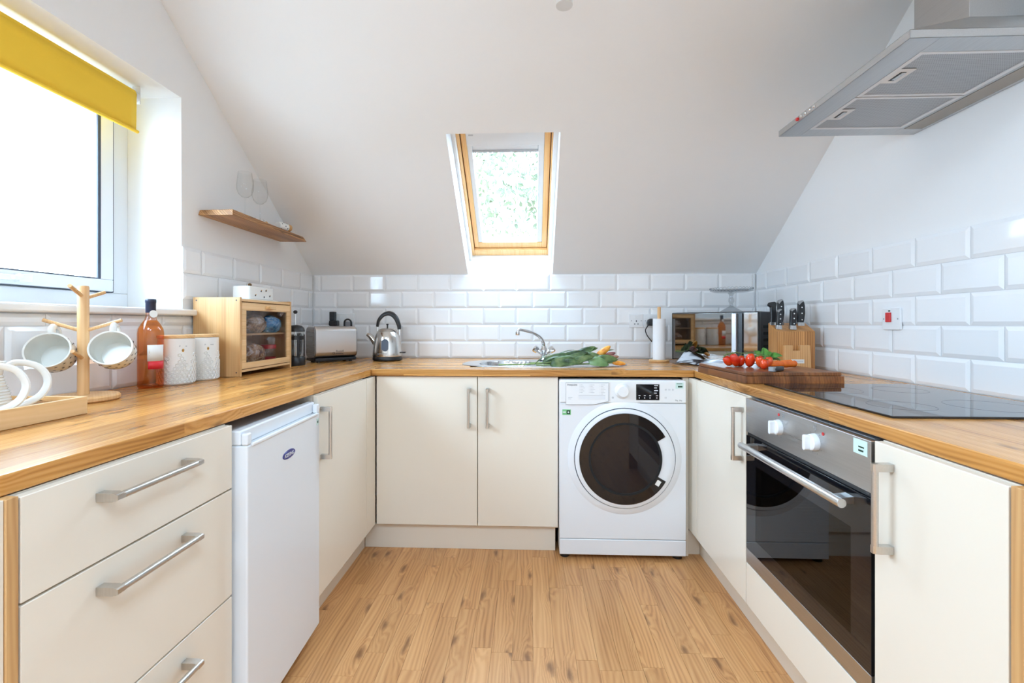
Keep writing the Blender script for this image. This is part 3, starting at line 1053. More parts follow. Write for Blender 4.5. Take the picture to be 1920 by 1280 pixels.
for x, z in ((.198, .813), (.214, .813), (.231, .813), (.197, .775)):
    for i in range(3):
        q.box(x + i * .0032, x + i * .0032 + .0015, -.0008, 0, z - .004, z + .004)
q.build('symbol_print', M['paleink'], t)['kind'] = 'stuff'
text('lettering', '9kg', .009, M['greyink'], t, (.245, -.0008, .760), (R(90), 0, 0))
text('lettering', '6kg', .009, M['greyink'], t, (.264, -.0008, .760), (R(90), 0, 0))
st = box('energy_sticker', M['palegreen'], t, .247, .284, -.0008, .0002, .818, .846)
MB().box(.252, .278, -.0012, -.0006, .840, .8425).box(.258, .279, -.0012, -.0006, .824, .831).build('sticker_print', M['darkgreen'], st)
st = box('eco_sticker', M['greenlabel'], t, -.284, -.244, .0022, .0032, .690, .716)
MB().box(-.264, -.247, .0017, .0024, .694, .712).build('sticker_print', M['darkgreen'], st)
MB().box(-.281, -.268, .0017, .0024, .700, .706).build('sticker_print', M['whiteink'], st)
q = MB().lathe([(0.004, 0), (.004, .0005), (0, .0005)], 14, frame_to((0, -1, 0), (0, 0, 1), (-.2555, .0017, .703)))
q.build('sticker_print', M['palegreen'], st)
# door
DC = (.008, .0025, .489)
DM = frame_to((0, -1, 0), (0, 0, 1), DC)      # local z out of the machine
door = MB()
door.lathe([(.268, 0), (.258, .0045), (.238, .010), (.2365, .006), (.2345, .006), (.233, .016), (.222, .021), (.205, .0215), (.165, .0205), (.165, 0)], 96, DM)
dob = door.build('door_ring', M['white'], t, ang=50)
MB().lathe([(.2368, .0055), (.2368, .0085), (.2342, .0085), (.2342, .0055)], 96, DM, closed=True).build('door_seam', M['gasket'], dob)
# black bezel: annular band open at the right where the white grip is
q = MB()
ro, ri = .2145, .166
a0, a1 = 27, 334
outer = arc(0, 0, ro, a0 + 2.5, a1 - 2.5, 90)
inner = arc(0, 0, ri, a1 - 2, a0 + 2, 90)
endA = [(ro * .985 * math.cos(R(a1 - .6)), ro * .985 * math.sin(R(a1 - .6))), (ro * .95 * math.cos(R(a1)), ro * .95 * math.sin(R(a1)))]
endB = [(ro * .95 * math.cos(R(a0)), ro * .95 * math.sin(R(a0))), (ro * .985 * math.cos(R(a0 + .6)), ro * .985 * math.sin(R(a0 + .6)))]
n = 91
vs = [(x, y, .0245) for x, y in outer] + [(x, y, .0245) for x, y in inner[::-1]] + [(x, y, .0205) for x, y in outer] + [(x, y, .0205) for x, y in inner[::-1]]
fs = []
for k in range(n - 1):
    fs += [(k, k + 1, n + k + 1, n + k), (2 * n + k, 3 * n + k, 3 * n + k + 1, 2 * n + k + 1), (k, 2 * n + k, 2 * n + k + 1, k + 1), (n + k, n + k + 1, 3 * n + k + 1, 3 * n + k)]
fs += [(0, n, 3 * n, 2 * n), (n - 1, 3 * n - 1, 4 * n - 1, 2 * n - 1)]
bz_ = q.add(vs, fs, DM).build('door_bezel', M['blackglass'], t, bevel=.002)
MB().lathe([(.172, .020), (.171, .0258), (.162, .0262), (.157, .012)], 80, DM, closed=True).build('door_seal_ring', M['dark'], t)
MB().lathe([(.1625, .021), (.155, .010), (.140, -.006), (.105, -.024), (.05, -.034), (0, -.036), (0, -.038), (.05, -.036), (.107, -.026), (.143, -.008), (.1625, .010)], 80, DM).build('door_glass', plain('dark_porthole_glass', (.008, .008, .012, 1), .03, spec=.45), t)
MB().prism([(-.010, -.013), (.010, -.013), (.010, .013), (-.010, .013)], .0243, .0250, 'z', DM @ Matrix.Translation((.152, -.110, 0)) @ Matrix.Rotation(R(-32), 4, 'Z')).build('door_sticker', M['paperwhite'], t)

# ------------------------------------------------------------------ oven
t = thing('built_in_oven', 'built-in electric oven with steel control panel and dark glass door', 'oven', (.765, 1.6615, 0), R90)
W_ = .600
q = MB()
q.box(.02, .58, .021, .53, .285, .30).box(.02, .58, .021, .53, .735, .862).box(.02, .055, .021, .53, .30, .735).box(.545, .58, .021, .53, .30, .735).box(.055, .545, .50, .53, .30, .735)
q.build('cavity', plain('grey_oven_enamel', (.20, .20, .21, 1), .35), t)
pn = box('control_panel', M['steel'], t, .002, W_ - .002, -.001, .0205, .7435, .8605, bevel=.0015)
box('vent_gap', M['black'], t, .004, W_ - .004, .004, .020, .732, .743)
for i, x in enumerate((.218, .396)):
    Mk = frame_to((0, -1, 0), (0, 0, 1), (x, -.001, .806))
    kb = MB().lathe([(.0235, 0), (.0235, .004), (.0215, .014), (.019, .016), (0, .016)], 32, Mk).build('knob', M['whiteplastic'], t)
    q = MB().prism(rrect(-.0065, .0065, -.0205, .0205, .006), .015, .031, 'z', Mk)
    q.build('knob_grip', M['whiteplastic'], kb, bevel=.0015)
    q = MB()
    for j in range(9):
        a = R(90 + j * 40)
        q.lathe([(.0015, 0), (.0015, .0004), (0, .0004)], 8, Mk @ Matrix.Translation((.030 * math.cos(a), .030 * math.sin(a), 0)))
    q.build('dial_print', M['greyink'], kb)['kind'] = 'stuff'
    sgn = (-.004, .016)[i]
    q = MB()
    for dx in (0, .007):
        for dz in (0, .007):
            q.box(x - .004 + (.022, -.002)[i] + dx, x - .004 + (.022, -.002)[i] + dx + .004, -.0016, -.0009, .843 + dz - .002, .843 + dz + .002)
    q.build('symbol_print', M['greyink'], t)['kind'] = 'stuff'
    MB().lathe([(.0045, 0), (.0045, .0012), (0, .0012)], 16, frame_to((0, -1, 0), (0, 0, 1), (x + (-.002, .034)[i], -.001, .8445 - .008 * i))).build('indicator_light', M['red'], t)
st = box('energy_sticker', M['palegreen'], t, .543, .588, -.0016, -.0009, .822, .856)
MB().box(.560, .578, -.0020, -.0015, .838, .841).box(.560, .576, -.0020, -.0015, .829, .833).build('sticker_print', M['darkgreen'], st)
# glass door: border of opaque black glass, smoked window in the middle, steel foot strip
q = MB()
dz0, dz1 = .3335, .731
wx0, wx1, wz0, wz1 = .068, .532, .385, .640
q.box(.002, W_ - .002, 0, .019, dz0, wz0).box(.002, W_ - .002, 0, .019, wz1, dz1).box(.002, wx0, 0, .019, wz0, wz1).box(wx1, W_ - .002, 0, .019, wz0, wz1)
dr = q.build('door', M['blackglass'], t)
MB().box(wx0, wx1, .0002, .008, wz0, wz1).build('door_window', M['smoked'], dr, smooth=False)
box('foot_strip', M['steel'], dr, .002, W_ - .002, 0, .019, .284, .332, bevel=.001)
q = MB().lathe([(.0105, 0), (.0112, .002), (.0112, .513), (.0105, .515)], 20, Matrix.Translation((.0465, -.040, .706)) @ Matrix.Rotation(R(90), 4, 'Y'))
for x in (.070, .528):
    q.prism([(-.0, -.009), (-.030, -.006), (-.046, -.005), (-.046, .005), (-.030, .006), (0, .009)], x - .015, x + .015, 'x', Matrix.Translation((0, 0, .706)))
h = q.build('handle', plain('satin_oven_handle', (.72, .72, .72, 1), .30, metal=1.0), dr)
h['label'] = 'satin silver bar handle'
for z in (.42, .55):
    q = MB()
    for y in (.06, .44):
        q.tube([(.058, y, z), (.542, y, z)], .0025, 6)
    for i in range(20):
        x = .065 + i * .0247
        q.tube([(x, .06, z), (x, .44, z)], .0016, 6)
    q.build('wire_shelf', M['chrome'], t)

# ------------------------------------------------------------------ hob
t = thing('induction_hob', 'frameless black glass hob set on the oak worktop', 'hob', (0, 0, 0))
gp = MB().prism(rrect(.856, 1.374, 1.122, 1.722, .004, 3), .9004, .9060).build('glass_plate', M['blackglass'], t, bevel=.0012)
ZP = plain('faint_zone_print', (.03, .03, .032, 1), .2)
for cx_, cy_, r in ((.99, 1.27, .075), (.99, 1.57, .095), (1.22, 1.27, .095), (1.22, 1.57, .075)):
    MB().lathe([(r, .9058), (r, .9062), (r - .0015, .9062), (r - .0015, .9058)], 56, Matrix.Translation((cx_, cy_, 0)), closed=True).build('zone_ring', ZP, gp)

# ------------------------------------------------------------------ extractor hood
t = thing('extractor_hood', 'brushed steel chimney extractor hood on the wall above the hob', 'extractor hood', (0, 0, 0))
hx0, hx1, hy0, hy1, hz = .941, 1.4355, 1.178, 1.782, 1.832
q = MB()
bx0, bx1, by0, by1 = hx0 + .075, 1.345, hy0 + .062, hy1 - .062    # filter bay
for b in ((hx0, bx0, hy0, hy1), (bx1, hx1, hy0, hy1), (bx0, bx1, hy0, by0), (bx0, bx1, by1, hy1)):
    q.box(b[0], b[1], b[2], b[3], hz, hz + .002)
q.box(hx0, hx0 + .002, hy0, hy1, hz, hz + .021).box(hx0, hx1, hy0, hy0 + .002, hz, hz + .021).box(hx0, hx1, hy1 - .002, hy1, hz, hz + .021).box(bx0, bx1, by0, by1, hz + .009, hz + .020)
rim = q.build('canopy_rim', M['hood'], t, bevel=.0008)
cx0, cy0_, cy1_, cz = 1.268, 1.380, 1.574, 2.010
q = MB().add([(hx0, hy0, hz + .0212), (hx1, hy0, hz + .0212), (hx1, hy1, hz + .0212), (hx0, hy1, hz + .0212), (cx0, cy0_, cz), (hx1, cy0_, cz), (hx1, cy1_, cz), (cx0, cy1_, cz)],
             [(0, 1, 5, 4), (1, 2, 6, 5), (2, 3, 7, 6), (3, 0, 4, 7), (4, 5, 6, 7), (0, 3, 2, 1)])
q.build('canopy', M['hood'], t, smooth=False)
box('chimney', M['hood'], t, cx0 + .001, hx1, cy0_ + .001, cy1_ - .001, cz + .001, 2.46, bevel=.0012)
ym = (hy0 + hy1) / 2
FR = plain('pale_filter_frame', (.74, .73, .73, 1), .5, metal=.5)
for y0, y1 in ((ym + .003, by1 - .001), (by0 + .001, ym - .003)):
    ff = MB()
    e = .010
    ff.box(bx0 + .001, bx0 + .004 + e, y0, y1, hz - .001, hz + .008).box(bx1 - .004 - e, bx1 - .001, y0, y1, hz - .001, hz + .008)
    ff.box(bx0 + .004 + e, bx1 - .004 - e, y0, y0 + e, hz - .001, hz + .008).box(bx0 + .004 + e, bx1 - .004 - e, y1 - e, y1, hz - .001, hz + .008)
    fo = ff.build('grease_filter', FR, t, bevel=.001)
    MB().box(bx0 + .004 + e, bx1 - .004 - e, y0 + e, y1 - e, hz + .002, hz + .006).build('filter_mesh', M['filter'], fo, smooth=False)
    yc = (y0 + y1) / 2
    MB().box(bx0 + .012, bx0 + .058, yc - .038, yc + .038, hz - .0005, hz + .0015).build('latch_plate', M['lampwhite'], fo, bevel=.001)
    MB().box(bx0 + .026, bx0 + .042, yc - .024, yc + .024, hz - .0012, hz - .0004).build('latch', M['black'], fo, bevel=.0006)
    MB().box(bx0 + .030, bx0 + .041, yc - .022, yc + .016, hz - .0035, hz - .001).build('latch_slide', M['steely'], fo, bevel=.0006)
MB().box(1.357, 1.420, hy0 + .09, hy1 - .055, hz - .0012, hz - .0002).build('light_panel', plain('unlit_light_cover', (.30, .27, .23, 1), .25), t, bevel=.0005)
for i in range(5):
    y = 1.655 - i * .024
    MB().lathe([(.006, 0), (.006, .005), (.0045, .007), (0, .007)], 14, frame_to((-1, 0, 0), (0, 0, 1), (hx0, y, hz + .0105))).build('button', M['chrome'] if i else M['red'], t)

# ------------------------------------------------------------------ sink and tap
t = thing('kitchen_sink', 'oval inset stainless steel sink with drainer in the end worktop', 'sink', (.076, 2.580, .900))
SA, SB = .454, .246


def sinkp(u, v):
    a = 2 * PI * u
    rho = v
    ca, sa = math.cos(a), math.sin(a)
    ex = 2 / 2.6
    x = SA * rho * math.copysign(abs(ca) ** ex, ca)
    y = SB * rho * math.copysign(abs(sa) ** ex, sa)
    z = .0035 * min(1, max(0, (rho - .86) / .06)) * min(1, max(0, (1 - rho) / .02)) + .0008
    d = math.hypot((x + .195) / .165, (y - .0) / .165)
    if d < 1.0:
        z -= .15 * min(1, (1 - d) / .16) ** .8
    elif x > .03 and abs(y) < .15:
        z += .0012 * math.sin(y * 190) * min(1, (x - .03) / .05) * min(1, max(0, (.33 - x) / .05))
    return (x, y, z)


q = MB().surf(sinkp, 128, 64, cu=True)
q.build('basin', M['sinksteel'], t, solid=.0008, ang=60)
MB().lathe([(.024, -.1475), (.024, -.1455), (.016, -.1450), (0, -.147)], 24, Matrix.Translation((-.195, 0, 0))).build('waste', M['chrome'], t)
t = thing('mixer_tap', 'chrome mixer tap with swan neck spout behind the sink bowl', 'tap', (.082, 2.800, .9045))
MB().lathe([(.026, 0), (.026, .006), (.020, .012), (.019, .045), (.023, .060), (.018, .072), (.014, .085), (0, .088)], 28).build('body', M['chrome'], t)
q = MB()
path = bez([(0, 0, .070), (-.004, -.006, .105), (-.026, -.030, .140), (-.075, -.085, .168), (-.135, -.150, .184), (-.150, -.167, .180), (-.153, -.170, .172)], 8)
q.tube(path, [.0125 - .0035 * min(1, i / 20) for i in range(len(path))], 14)
q.build('spout', M['chrome'], t)
MB().lathe([(.0115, 0), (.0125, .004), (.0125, .018), (.010, .021)], 18, Matrix.Translation((-.154, -.171, .153))).build('aerator', M['chrome'], t)
for s in (-1, 1):
    Mh = frame_to((s * .80, -.10, .55), (0, 0, 1), (s * .012, -.002, .040))
    h = MB().lathe([(.013, 0), (.012, .026), (.0105, .030)], 18, Mh).build('valve', M['chrome'], t)
    q = MB()
    q.lathe([(.014, .028), (.021, .032), (.022, .052), (.017, .060), (0, .061)], 8, Mh)
    q.build('valve_head', M['chrome'], h, ang=20)
# ------------------------------------------------------------------ window-run worktop: tray, jugs, mug tree
Z = .9005
t = thing('serving_tray', 'bamboo tray with cut-out hand grips on the worktop under the window', 'tray', (0, 0, Z))
tx0, tx1, ty0, ty1, th = -1.395, -1.104, .700, 1.105, .043
box('base', M['bamboo'], t, tx0 + .010, tx1 - .010, ty0 + .010, ty1 - .010, .002, .009)
box('side', wood('bamboo_tray_side', srgb(236, 200, 152), srgb(224, 184, 132), srgb(200, 152, 100), 1, None, .4, rings=.1), t, tx1 - .010, tx1, ty0, ty1, 0, th, bevel=.0015)
box('side', M['bamboo'], t, tx0, tx0 + .010, ty0, ty1, 0, th, bevel=.0015)
for y in (ty0, ty1 - .010):
    q = MB()
    sx0_, sx1_ = -1.315, -1.185
    q.box(tx0 + .010, sx0_, y, y + .010, 0, th).box(sx1_, tx1 - .010, y, y + .010, 0, th).box(sx0_, sx1_, y, y + .010, 0, .014).box(sx0_, sx1_, y, y + .010, .034, th)
    for s, xx in ((1, sx0_), (-1, sx1_)):
        for k in range(5):
            a0, a1 = R(18 * k), R(18 * (k + 1))
            q.box(xx if s > 0 else xx - .010 * (1 - math.sin(a0)), xx + .010 * (1 - math.sin(a0)) if s > 0 else xx, y, y + .010, .014 + .010 * (1 - math.cos(a1)) * 0, .014 + .002 * (5 - k) * .5)
    q.build('end', M['bamboo'], t)


def jug(label, x, y, ang):
    t = thing('ribbed_jug', label, 'jug', (x, y, Z + .0092), ang, 'ribbed white jugs')
    prof = [(0, 0), (.030, 0)]
    for i in range(15):
        z = .004 + i * .0066
        r = .034 + .004 * math.sin(PI * min(1, i / 9)) - .010 * max(0, (i - 8) / 6)
        prof += [(r, z), (r + .0018, z + .0033)]
    prof += [(.026, .105), (.028, .120), (.030, .128), (.0275, .128), (.0255, .119), (.023, .104), (.030, .070), (.031, .010), (0, .006)]
    MB().lathe(prof, 36).build('body', M['ceramic'], t)
    pth = bez([(.026, 0, .112), (.048, 0, .124), (.082, 0, .112), (.098, 0, .080), (.088, 0, .046), (.060, 0, .026), (.034, 0, .022)], 8)
    MB().tube(pth, .0062, 10, flat=1.5).build('handle', M['ceramic'], t)


jug('white ribbed ceramic jug standing in the far half of the tray', -1.236, .998, R(45))
jug('white ribbed ceramic jug nearest the viewer in the tray, its loop handle in view', -1.192, .912, R(44))

t = thing('mug_tree', 'beech mug tree with angled pegs on a round base', 'mug tree', (-1.302, 1.290, Z))
MB().lathe([(0, 0), (.080, 0), (.084, .004), (.084, .012), (.080, .017), (0, .018)], 48).build('base', M['peg'], t)
MB().lathe([(.0135, .016), (.0135, .330), (.012, .334), (0, .335)], 24).build('pole', M['peg'], t)
for (dx, dy, z, L) in ((.40, -.92, .305, .075), (.12, .99, .300, .060), (-.93, -.36, .205, .092), (.93, .36, .205, .092), (.45, -.89, .125, .070), (-.6, .8, .125, .07)):
    n_ = math.hypot(dx, dy)
    dx, dy = dx / n_, dy / n_
    MB().tube([(dx * .010, dy * .010, z), (dx * L, dy * L, z + .32 * L)], .0052, 10).build('peg', M['peg'], t)


def bee_marks(q, pts, s=.0035):
    for p, n_ in pts:
        q.ball((0, 0, 0), (s, s * .62, .0006), 6, 8, frame_to(n_, (0.3, .2, 1), p))


def mug(label, c, axis, peg_up=(0, 0, 1)):
    t = thing('mug', label, 'mug', (0, 0, 0), 0, 'bee print mugs on the mug tree')
    Mx = frame_to(axis, peg_up, c)
    t.matrix_world = Mx
    r = .0505
    MB().lathe([(0, -.080), (.036, -.080), (.042, -.077), (.0485, -.062), (r, -.035), (r + .001, -.001), (r, .0005), (r - .0035, -.001), (r - .0045, -.035), (.044, -.060), (.037, -.073), (0, -.0745)], 48).build('body', M['ceramicgrey'], t)
    pth = bez([(0, r - .002, -.012), (0, r + .014, -.006), (0, r + .027, -.022), (0, r + .026, -.044), (0, r + .010, -.058), (0, r - .006, -.060)], 8)
    MB().tube(pth, .0055, 10, flat=1.6).build('handle', M['ceramic'], t)
    q = MB()
    rows = []
    for k in range(16):
        for z, o in ((-.014, 0), (-.034, .5), (-.052, 0)):
            a = 2 * PI * (k + o) / 16
            if abs(math.sin(a) - 1) < .12:
                continue
            rr = r + .0012 if z > -.04 else .0498
            rows.append(((rr * math.cos(a), rr * math.sin(a), z), (math.cos(a), math.sin(a), -.05)))
    bee_marks(q, rows)
    q.build('bee_print', M['ink'], t)
    return t


mug('cream mug hanging on the mug tree peg nearest the window, bee print outside', (-1.338, 1.222, 1.052), (.42, -.80, .34))
mug('cream mug hanging on the mug tree peg nearest the wine bottle, bee print outside', (-1.203, 1.272, 1.056), (.45, -.80, .33))

# bottle
t = thing('wine_bottle', 'rose wine bottle with dark blue cap and red and white label', 'bottle', (-1.334, 1.566, Z))
prof = [(0, .006), (.020, .004), (.034, 0), (.0375, .005), (.038, .012), (.038, .190), (.036, .205), (.028, .222), (.019, .2355), (0, .2355)]
MB().lathe(prof, 48).build('glass_body', M['rose'], t)
MB().lathe([(.019, .2357), (.0152, .250), (.0140, .300), (.0130, .300), (.0142, .250), (.018, .2357)], 40, closed=True).build('neck', M['neck'], t)
MB().lathe([(.0146, .262), (.0150, .264), (.0152, .296), (.0162, .298), (.0162, .307), (.015, .310), (0, .310)], 32).build('cap', plain('navy_cap', srgb(32, 38, 62), .35), t)
ang0 = math.atan2(-1.566, 1.334)      # towards the viewer


def wrap_label(name, mat, r, z0, z1, a0, a1, parent, n=16):
    q = MB()
    q.surf(lambda u, v: (r * math.cos(a0 + (a1 - a0) * u), r * math.sin(a0 + (a1 - a0) * u), z0 + (z1 - z0) * v), n, 2)
    return q.build(name, mat, parent, solid=.0003)


lb = wrap_label('label', M['paperwhite'], .0384, .094, .150, ang0 - .25, ang0 + 1.15, t)
wrap_label('label_band', M['labelred'], .0386, .066, .0935, ang0 - .20, ang0 + 1.15, t)
nk = MB().lathe([(0, 0), (.013, 0), (.013, .0006), (0, .0006)], 20, frame_to((math.cos(ang0 + .5), math.sin(ang0 + .5), .1), (0, 0, 1), (.0158 * math.cos(ang0 + .5), .0158 * math.sin(ang0 + .5), .258))).build('neck_tag', M['paperwhite'], t)
aa = ang0 + .42
text('lettering', 'ile de', .017, M['goldink'], t, (.0392 * math.cos(aa - .55), .0392 * math.sin(aa - .55), .121), (R(90), 0, aa + R(90)), sx=.85)
text('lettering', 'ROSE WINE', .0062, plain('pink_print', srgb(226, 150, 150), .5), t, (.0392 * math.cos(aa - .55), .0392 * math.sin(aa - .55), .111), (R(90), 0, aa + R(90)), sx=.85)

# canisters


def canister(label, x, y, word):
    t = thing('storage_canister', label, 'canister', (x, y, Z), 0, 'white honeycomb canisters')
    r = .058
    MB().lathe([(0, 0), (r - .004, 0), (r, .004), (r, .168), (r - .002, .1695), (0, .1695)], 56).build('body', M['ceramic'], t)
    MB().lathe([(0, .1700), (r + .0005, .1700), (r + .001, .172), (r + .001, .180), (r - .001, .182), (0, .182)], 56).build('lid', M['bamboo'], t)
    q = MB()
    n_ = 26
    a = 2 * PI * r / n_ / math.sqrt(3)
    for row in range(9):
        z = .012 + row * a * 1.5
        for k in range(n_):
            th_ = 2 * PI * (k + .5 * (row % 2)) / n_
            if row > 6 + 2.4 * math.sin(k * 1.7):
                continue
            ring = []
            for rad, dep in ((a * .92, 0.0), (a * .72, .0026), (a * .50, .0004)):
                for j in range(6):
                    ph = R(30 + 60 * j)
                    ar = th_ + rad * math.cos(ph) / r
                    ring.append(((r + dep) * math.cos(ar), (r + dep) * math.sin(ar), z + rad * math.sin(ph)))
            q.add(ring, [(j, (j + 1) % 6, 6 + (j + 1) % 6, 6 + j) for j in range(6)] + [(6 + j, 6 + (j + 1) % 6, 12 + (j + 1) % 6, 12 + j) for j in range(6)])
    h = q.build('honeycomb_relief', M['ceramic'], t)
    h['kind'] = 'stuff'
    av = math.atan2(-y, -x) + .35
    q = MB().ball((0, 0, 0), (.0036, .0065, .0012), 8, 10, frame_to((math.cos(av), math.sin(av), 0), (0, 0, 1), ((r + .0004) * math.cos(av), (r + .0004) * math.sin(av), .126)))
    b = q.build('bee_emblem', M['amber'], t)
    MB().box(-.0036, .0036, -.001, .001, .0008, .0016, frame_to((math.cos(av), math.sin(av), 0), (0, 0, 1), ((r + .0004) * math.cos(av), (r + .0004) * math.sin(av), .127))).build('bee_stripe', M['ink'], b)
    text('lettering', word, .0085, M['greyink'], t, ((r + .0006) * math.cos(av - .22), (r + .0006) * math.sin(av - .22), .139), (R(90), 0, av + R(90)), sx=.9, shear=.3)


canister('white honeycomb canister with wooden lid, beside the wine bottle', -1.322, 1.668, 'Bee Tea')
canister('white honeycomb canister with wooden lid, against the bread bin', -1.320, 1.800, 'Bee Sweet')

# ------------------------------------------------------------------ bread bin and what is in and on it
BX, BY = -1.215, 1.880
t = thing('bread_bin', 'bamboo bread bin with a clear front, in the corner of the window run', 'bread bin', (BX, BY, Z), L90)
bw, bdp, bh = .415, .203, .335
sidew = wood('bamboo_bin_side', srgb(222, 180, 128), srgb(206, 160, 106), srgb(182, 132, 80), 2, (.9, .02), .38, tint=.10, rings=.1)
for x in (0, bw - .012):
    s = box('side', sidew, t, x, x + .012, 0, bdp, 0, bh, bevel=.0015)
    if x == 0:
        q = MB()
        for y, z in ((.016, .322), (.188, .322), (.016, .018), (.188, .018)):
            q.lathe([(.003, 0), (.003, .0005), (0, .0005)], 10, frame_to((-1, 0, 0), (0, 0, 1), (x, y, z)))
        q.build('screw_head', M['ink'], s)
box('top', M['bamboo'], t, .0125, bw - .0125, .002, bdp, .318, .329, bevel=.001)
box('floor_board', M['bamboo'], t, .0125, bw - .0125, .002, bdp, .018, .028, bevel=.001)
box('shelf', M['bamboo'], t, .0125, bw - .0125, .020, bdp - .008, .172, .180)
box('back', M['bamboo'], t, .0125, bw - .0125, bdp - .006, bdp, .028, .318)
q = MB()
fz0, fz1, fw = .031, .314, .030
q.box(.014, bw - .014, 0, .012, fz0, fz0 + .026).box(.014, bw - .014, 0, .012, fz1 - .034, fz1).box(.014, .014 + fw, 0, .012, fz0 + .026, fz1 - .034).box(bw - .014 - fw, bw - .014, 0, .012, fz0 + .026, fz1 - .034)
d = q.build('door', M['bamboo'], t, bevel=.001)
MB().box(.014 + fw, bw - .014 - fw, .004, .008, fz0 + .026, fz1 - .034).build('clear_panel', M['acrylic'], d, smooth=False)
MB().box(.190, .238, -.022, 0, .290, .304).build('knob', M['bamboo'], d, bevel=.0015)


def crumple(name, label, cat, mat, c, r, group, seed, extra=None):
    random.seed(seed)
    ks = [(random.uniform(2, 5), random.uniform(2, 5), random.uniform(2, 5), random.uniform(0, 6)) for _ in range(6)]

    def fn(p):
        s = 1.0
        for a, b, c_, d_ in ks:
            s += .045 * math.sin(a * p.x * 2 + b * p.y * 2 + c_ * p.z * 2 + d_)
        return s
    t = thing(name, label, cat, c, L90, group)
    MB().ball((0, 0, r[2] * .90), r, 18, 26, None, fn).build('wrapper', mat, t, ang=70)
    if extra:
        extra(t)
    random.seed(5)
    return t


def bin_at(lx, ly, lz):
    return (BX - ly, BY + lx, Z + lz)


def twist(t):
    MB().tube(bez([(.02, -.03, .08), (.035, -.035, .10), (.03, -.03, .115)], 5), .012, 8).build('twisted_end', M['clearwrap'], t)


crumple('bread_bag', 'clear bag of rolls on the upper shelf of the bread bin', 'bread', M['clearwrap'], bin_at(.195, .056, .184), (.060, .038, .043), 'wrapped bread in the bin', 3)
crumple('bread_bag', 'bright blue bread wrapper on the upper shelf of the bread bin', 'bread', M['bluewrap'], bin_at(.325, .056, .184), (.064, .038, .040), 'wrapped bread in the bin', 4, twist)
crumple('bread_bag', 'brown printed loaf wrapper on the floor of the bread bin', 'bread', M['printwrap'], bin_at(.190, .060, .031), (.070, .042, .052), 'wrapped bread in the bin', 8)
j = thing('storage_jar', 'small clear jar with a red lid inside the bread bin', 'jar', bin_at(.312, .062, .0295), 0)
MB().lathe([(0, .001), (.033, .001), (.034, .006), (.034, .066), (.030, .072), (0, .072)], 28).build('glass_body', M['glass'], j)
MB().lathe([(0, .073), (.035, .073), (.036, .076), (.036, .090), (.033, .092), (0, .092)], 28).build('lid', M['red'], j)
MB().lathe([(.0345, .020), (.0345, .032), (.0341, .032), (.0341, .020)], 28, closed=True).build('label_band', M['red'], j)

t = thing('butter_dish', 'white bee print butter dish on top of the bread bin', 'dish', (-1.310, 2.130, Z + .3300), L90)
MB().prism(rrect(-.120, .120, -.058, .058, .020), 0, .006).build('plate', M['ceramic'], t, bevel=.0025)
lidp = rrect(-.098, .098, -.042, .042, .012)
MB().prism(lidp, .0068, .066).build('cover', M['ceramic'], t, bevel=.004, seg=3)
MB().ball((-.03, 0, .075), (.011, .007, .008), 10, 14).build('knob', plain('bee_knob', srgb(96, 70, 30), .4), t)
q = MB()
for x, z in ((-.055, .024), (-.010, .046), (.030, .050), (.062, .026), (.015, .020)):
    q.ball((x, -.0424, z), (.0055, .0008, .0042), 6, 8)
for x, y in ((-.03, -.02), (.04, .01), (.07, -.02)):
    q.ball((x, y, .0664), (.0055, .0042, .0008), 6, 8)
q.build('bee_print', M['ink'], t)
q = MB()
for x, z in ((-.055, .028), (-.010, .050), (.030, .054), (.062, .030)):
    q.ball((x + .004, -.0423, z), (.0035, .0007, .0025), 6, 8)
q.build('bee_wing_print', M['amber'], t)

# ------------------------------------------------------------------ cafetiere, toaster, kettle, sockets
t = thing('cafetiere', 'black framed glass cafetiere between bread bin and toaster', 'cafetiere', (-1.262, 2.425, Z))
r = .046
MB().lathe([(0, 0), (r + .002, 0), (r + .003, .004), (r + .003, .040), (r, .046), (r - .002, .046), (r - .002, .010), (0, .010)], 36).build('base_frame', M['black'], t)
MB().lathe([(r - .004, .012), (r - .004, .178), (r - .006, .178), (r - .006, .014), (0, .014), (0, .012)], 36).build('glass_beaker', M['glass'], t)
q = MB()
for k in range(4):
    a = R(45 + 90 * k)
    q.box(r - .003, r + .001, -.006, .006, .044, .165, Matrix.Rotation(a, 4, 'Z'))
q.lathe([(r + .0015, .138), (r + .0015, .158), (r - .003, .158), (r - .003, .138)], 36, closed=True)
q.build('frame', M['black'], t)
MB().lathe([(r + .001, .180), (r + .002, .184), (r - .002, .200), (r - .014, .212), (.010, .217), (0, .218)], 36).build('lid', M['black'], t)
MB().lathe([(.002, .050), (.002, .280)], 10).build('plunger_rod', M['chrome'], t)
MB().ball((0, 0, .286), (.011, .011, .010), 10, 16).build('knob', M['black'], t)
MB().tube(bez([(r, 0, .165), (r + .040, 0, .160), (r + .044, 0, .110), (r + .030, 0, .060), (r, 0, .050)], 6), .008, 8, M=Matrix.Rotation(R(100), 4, 'Z')).build('handle', M['black'], t)

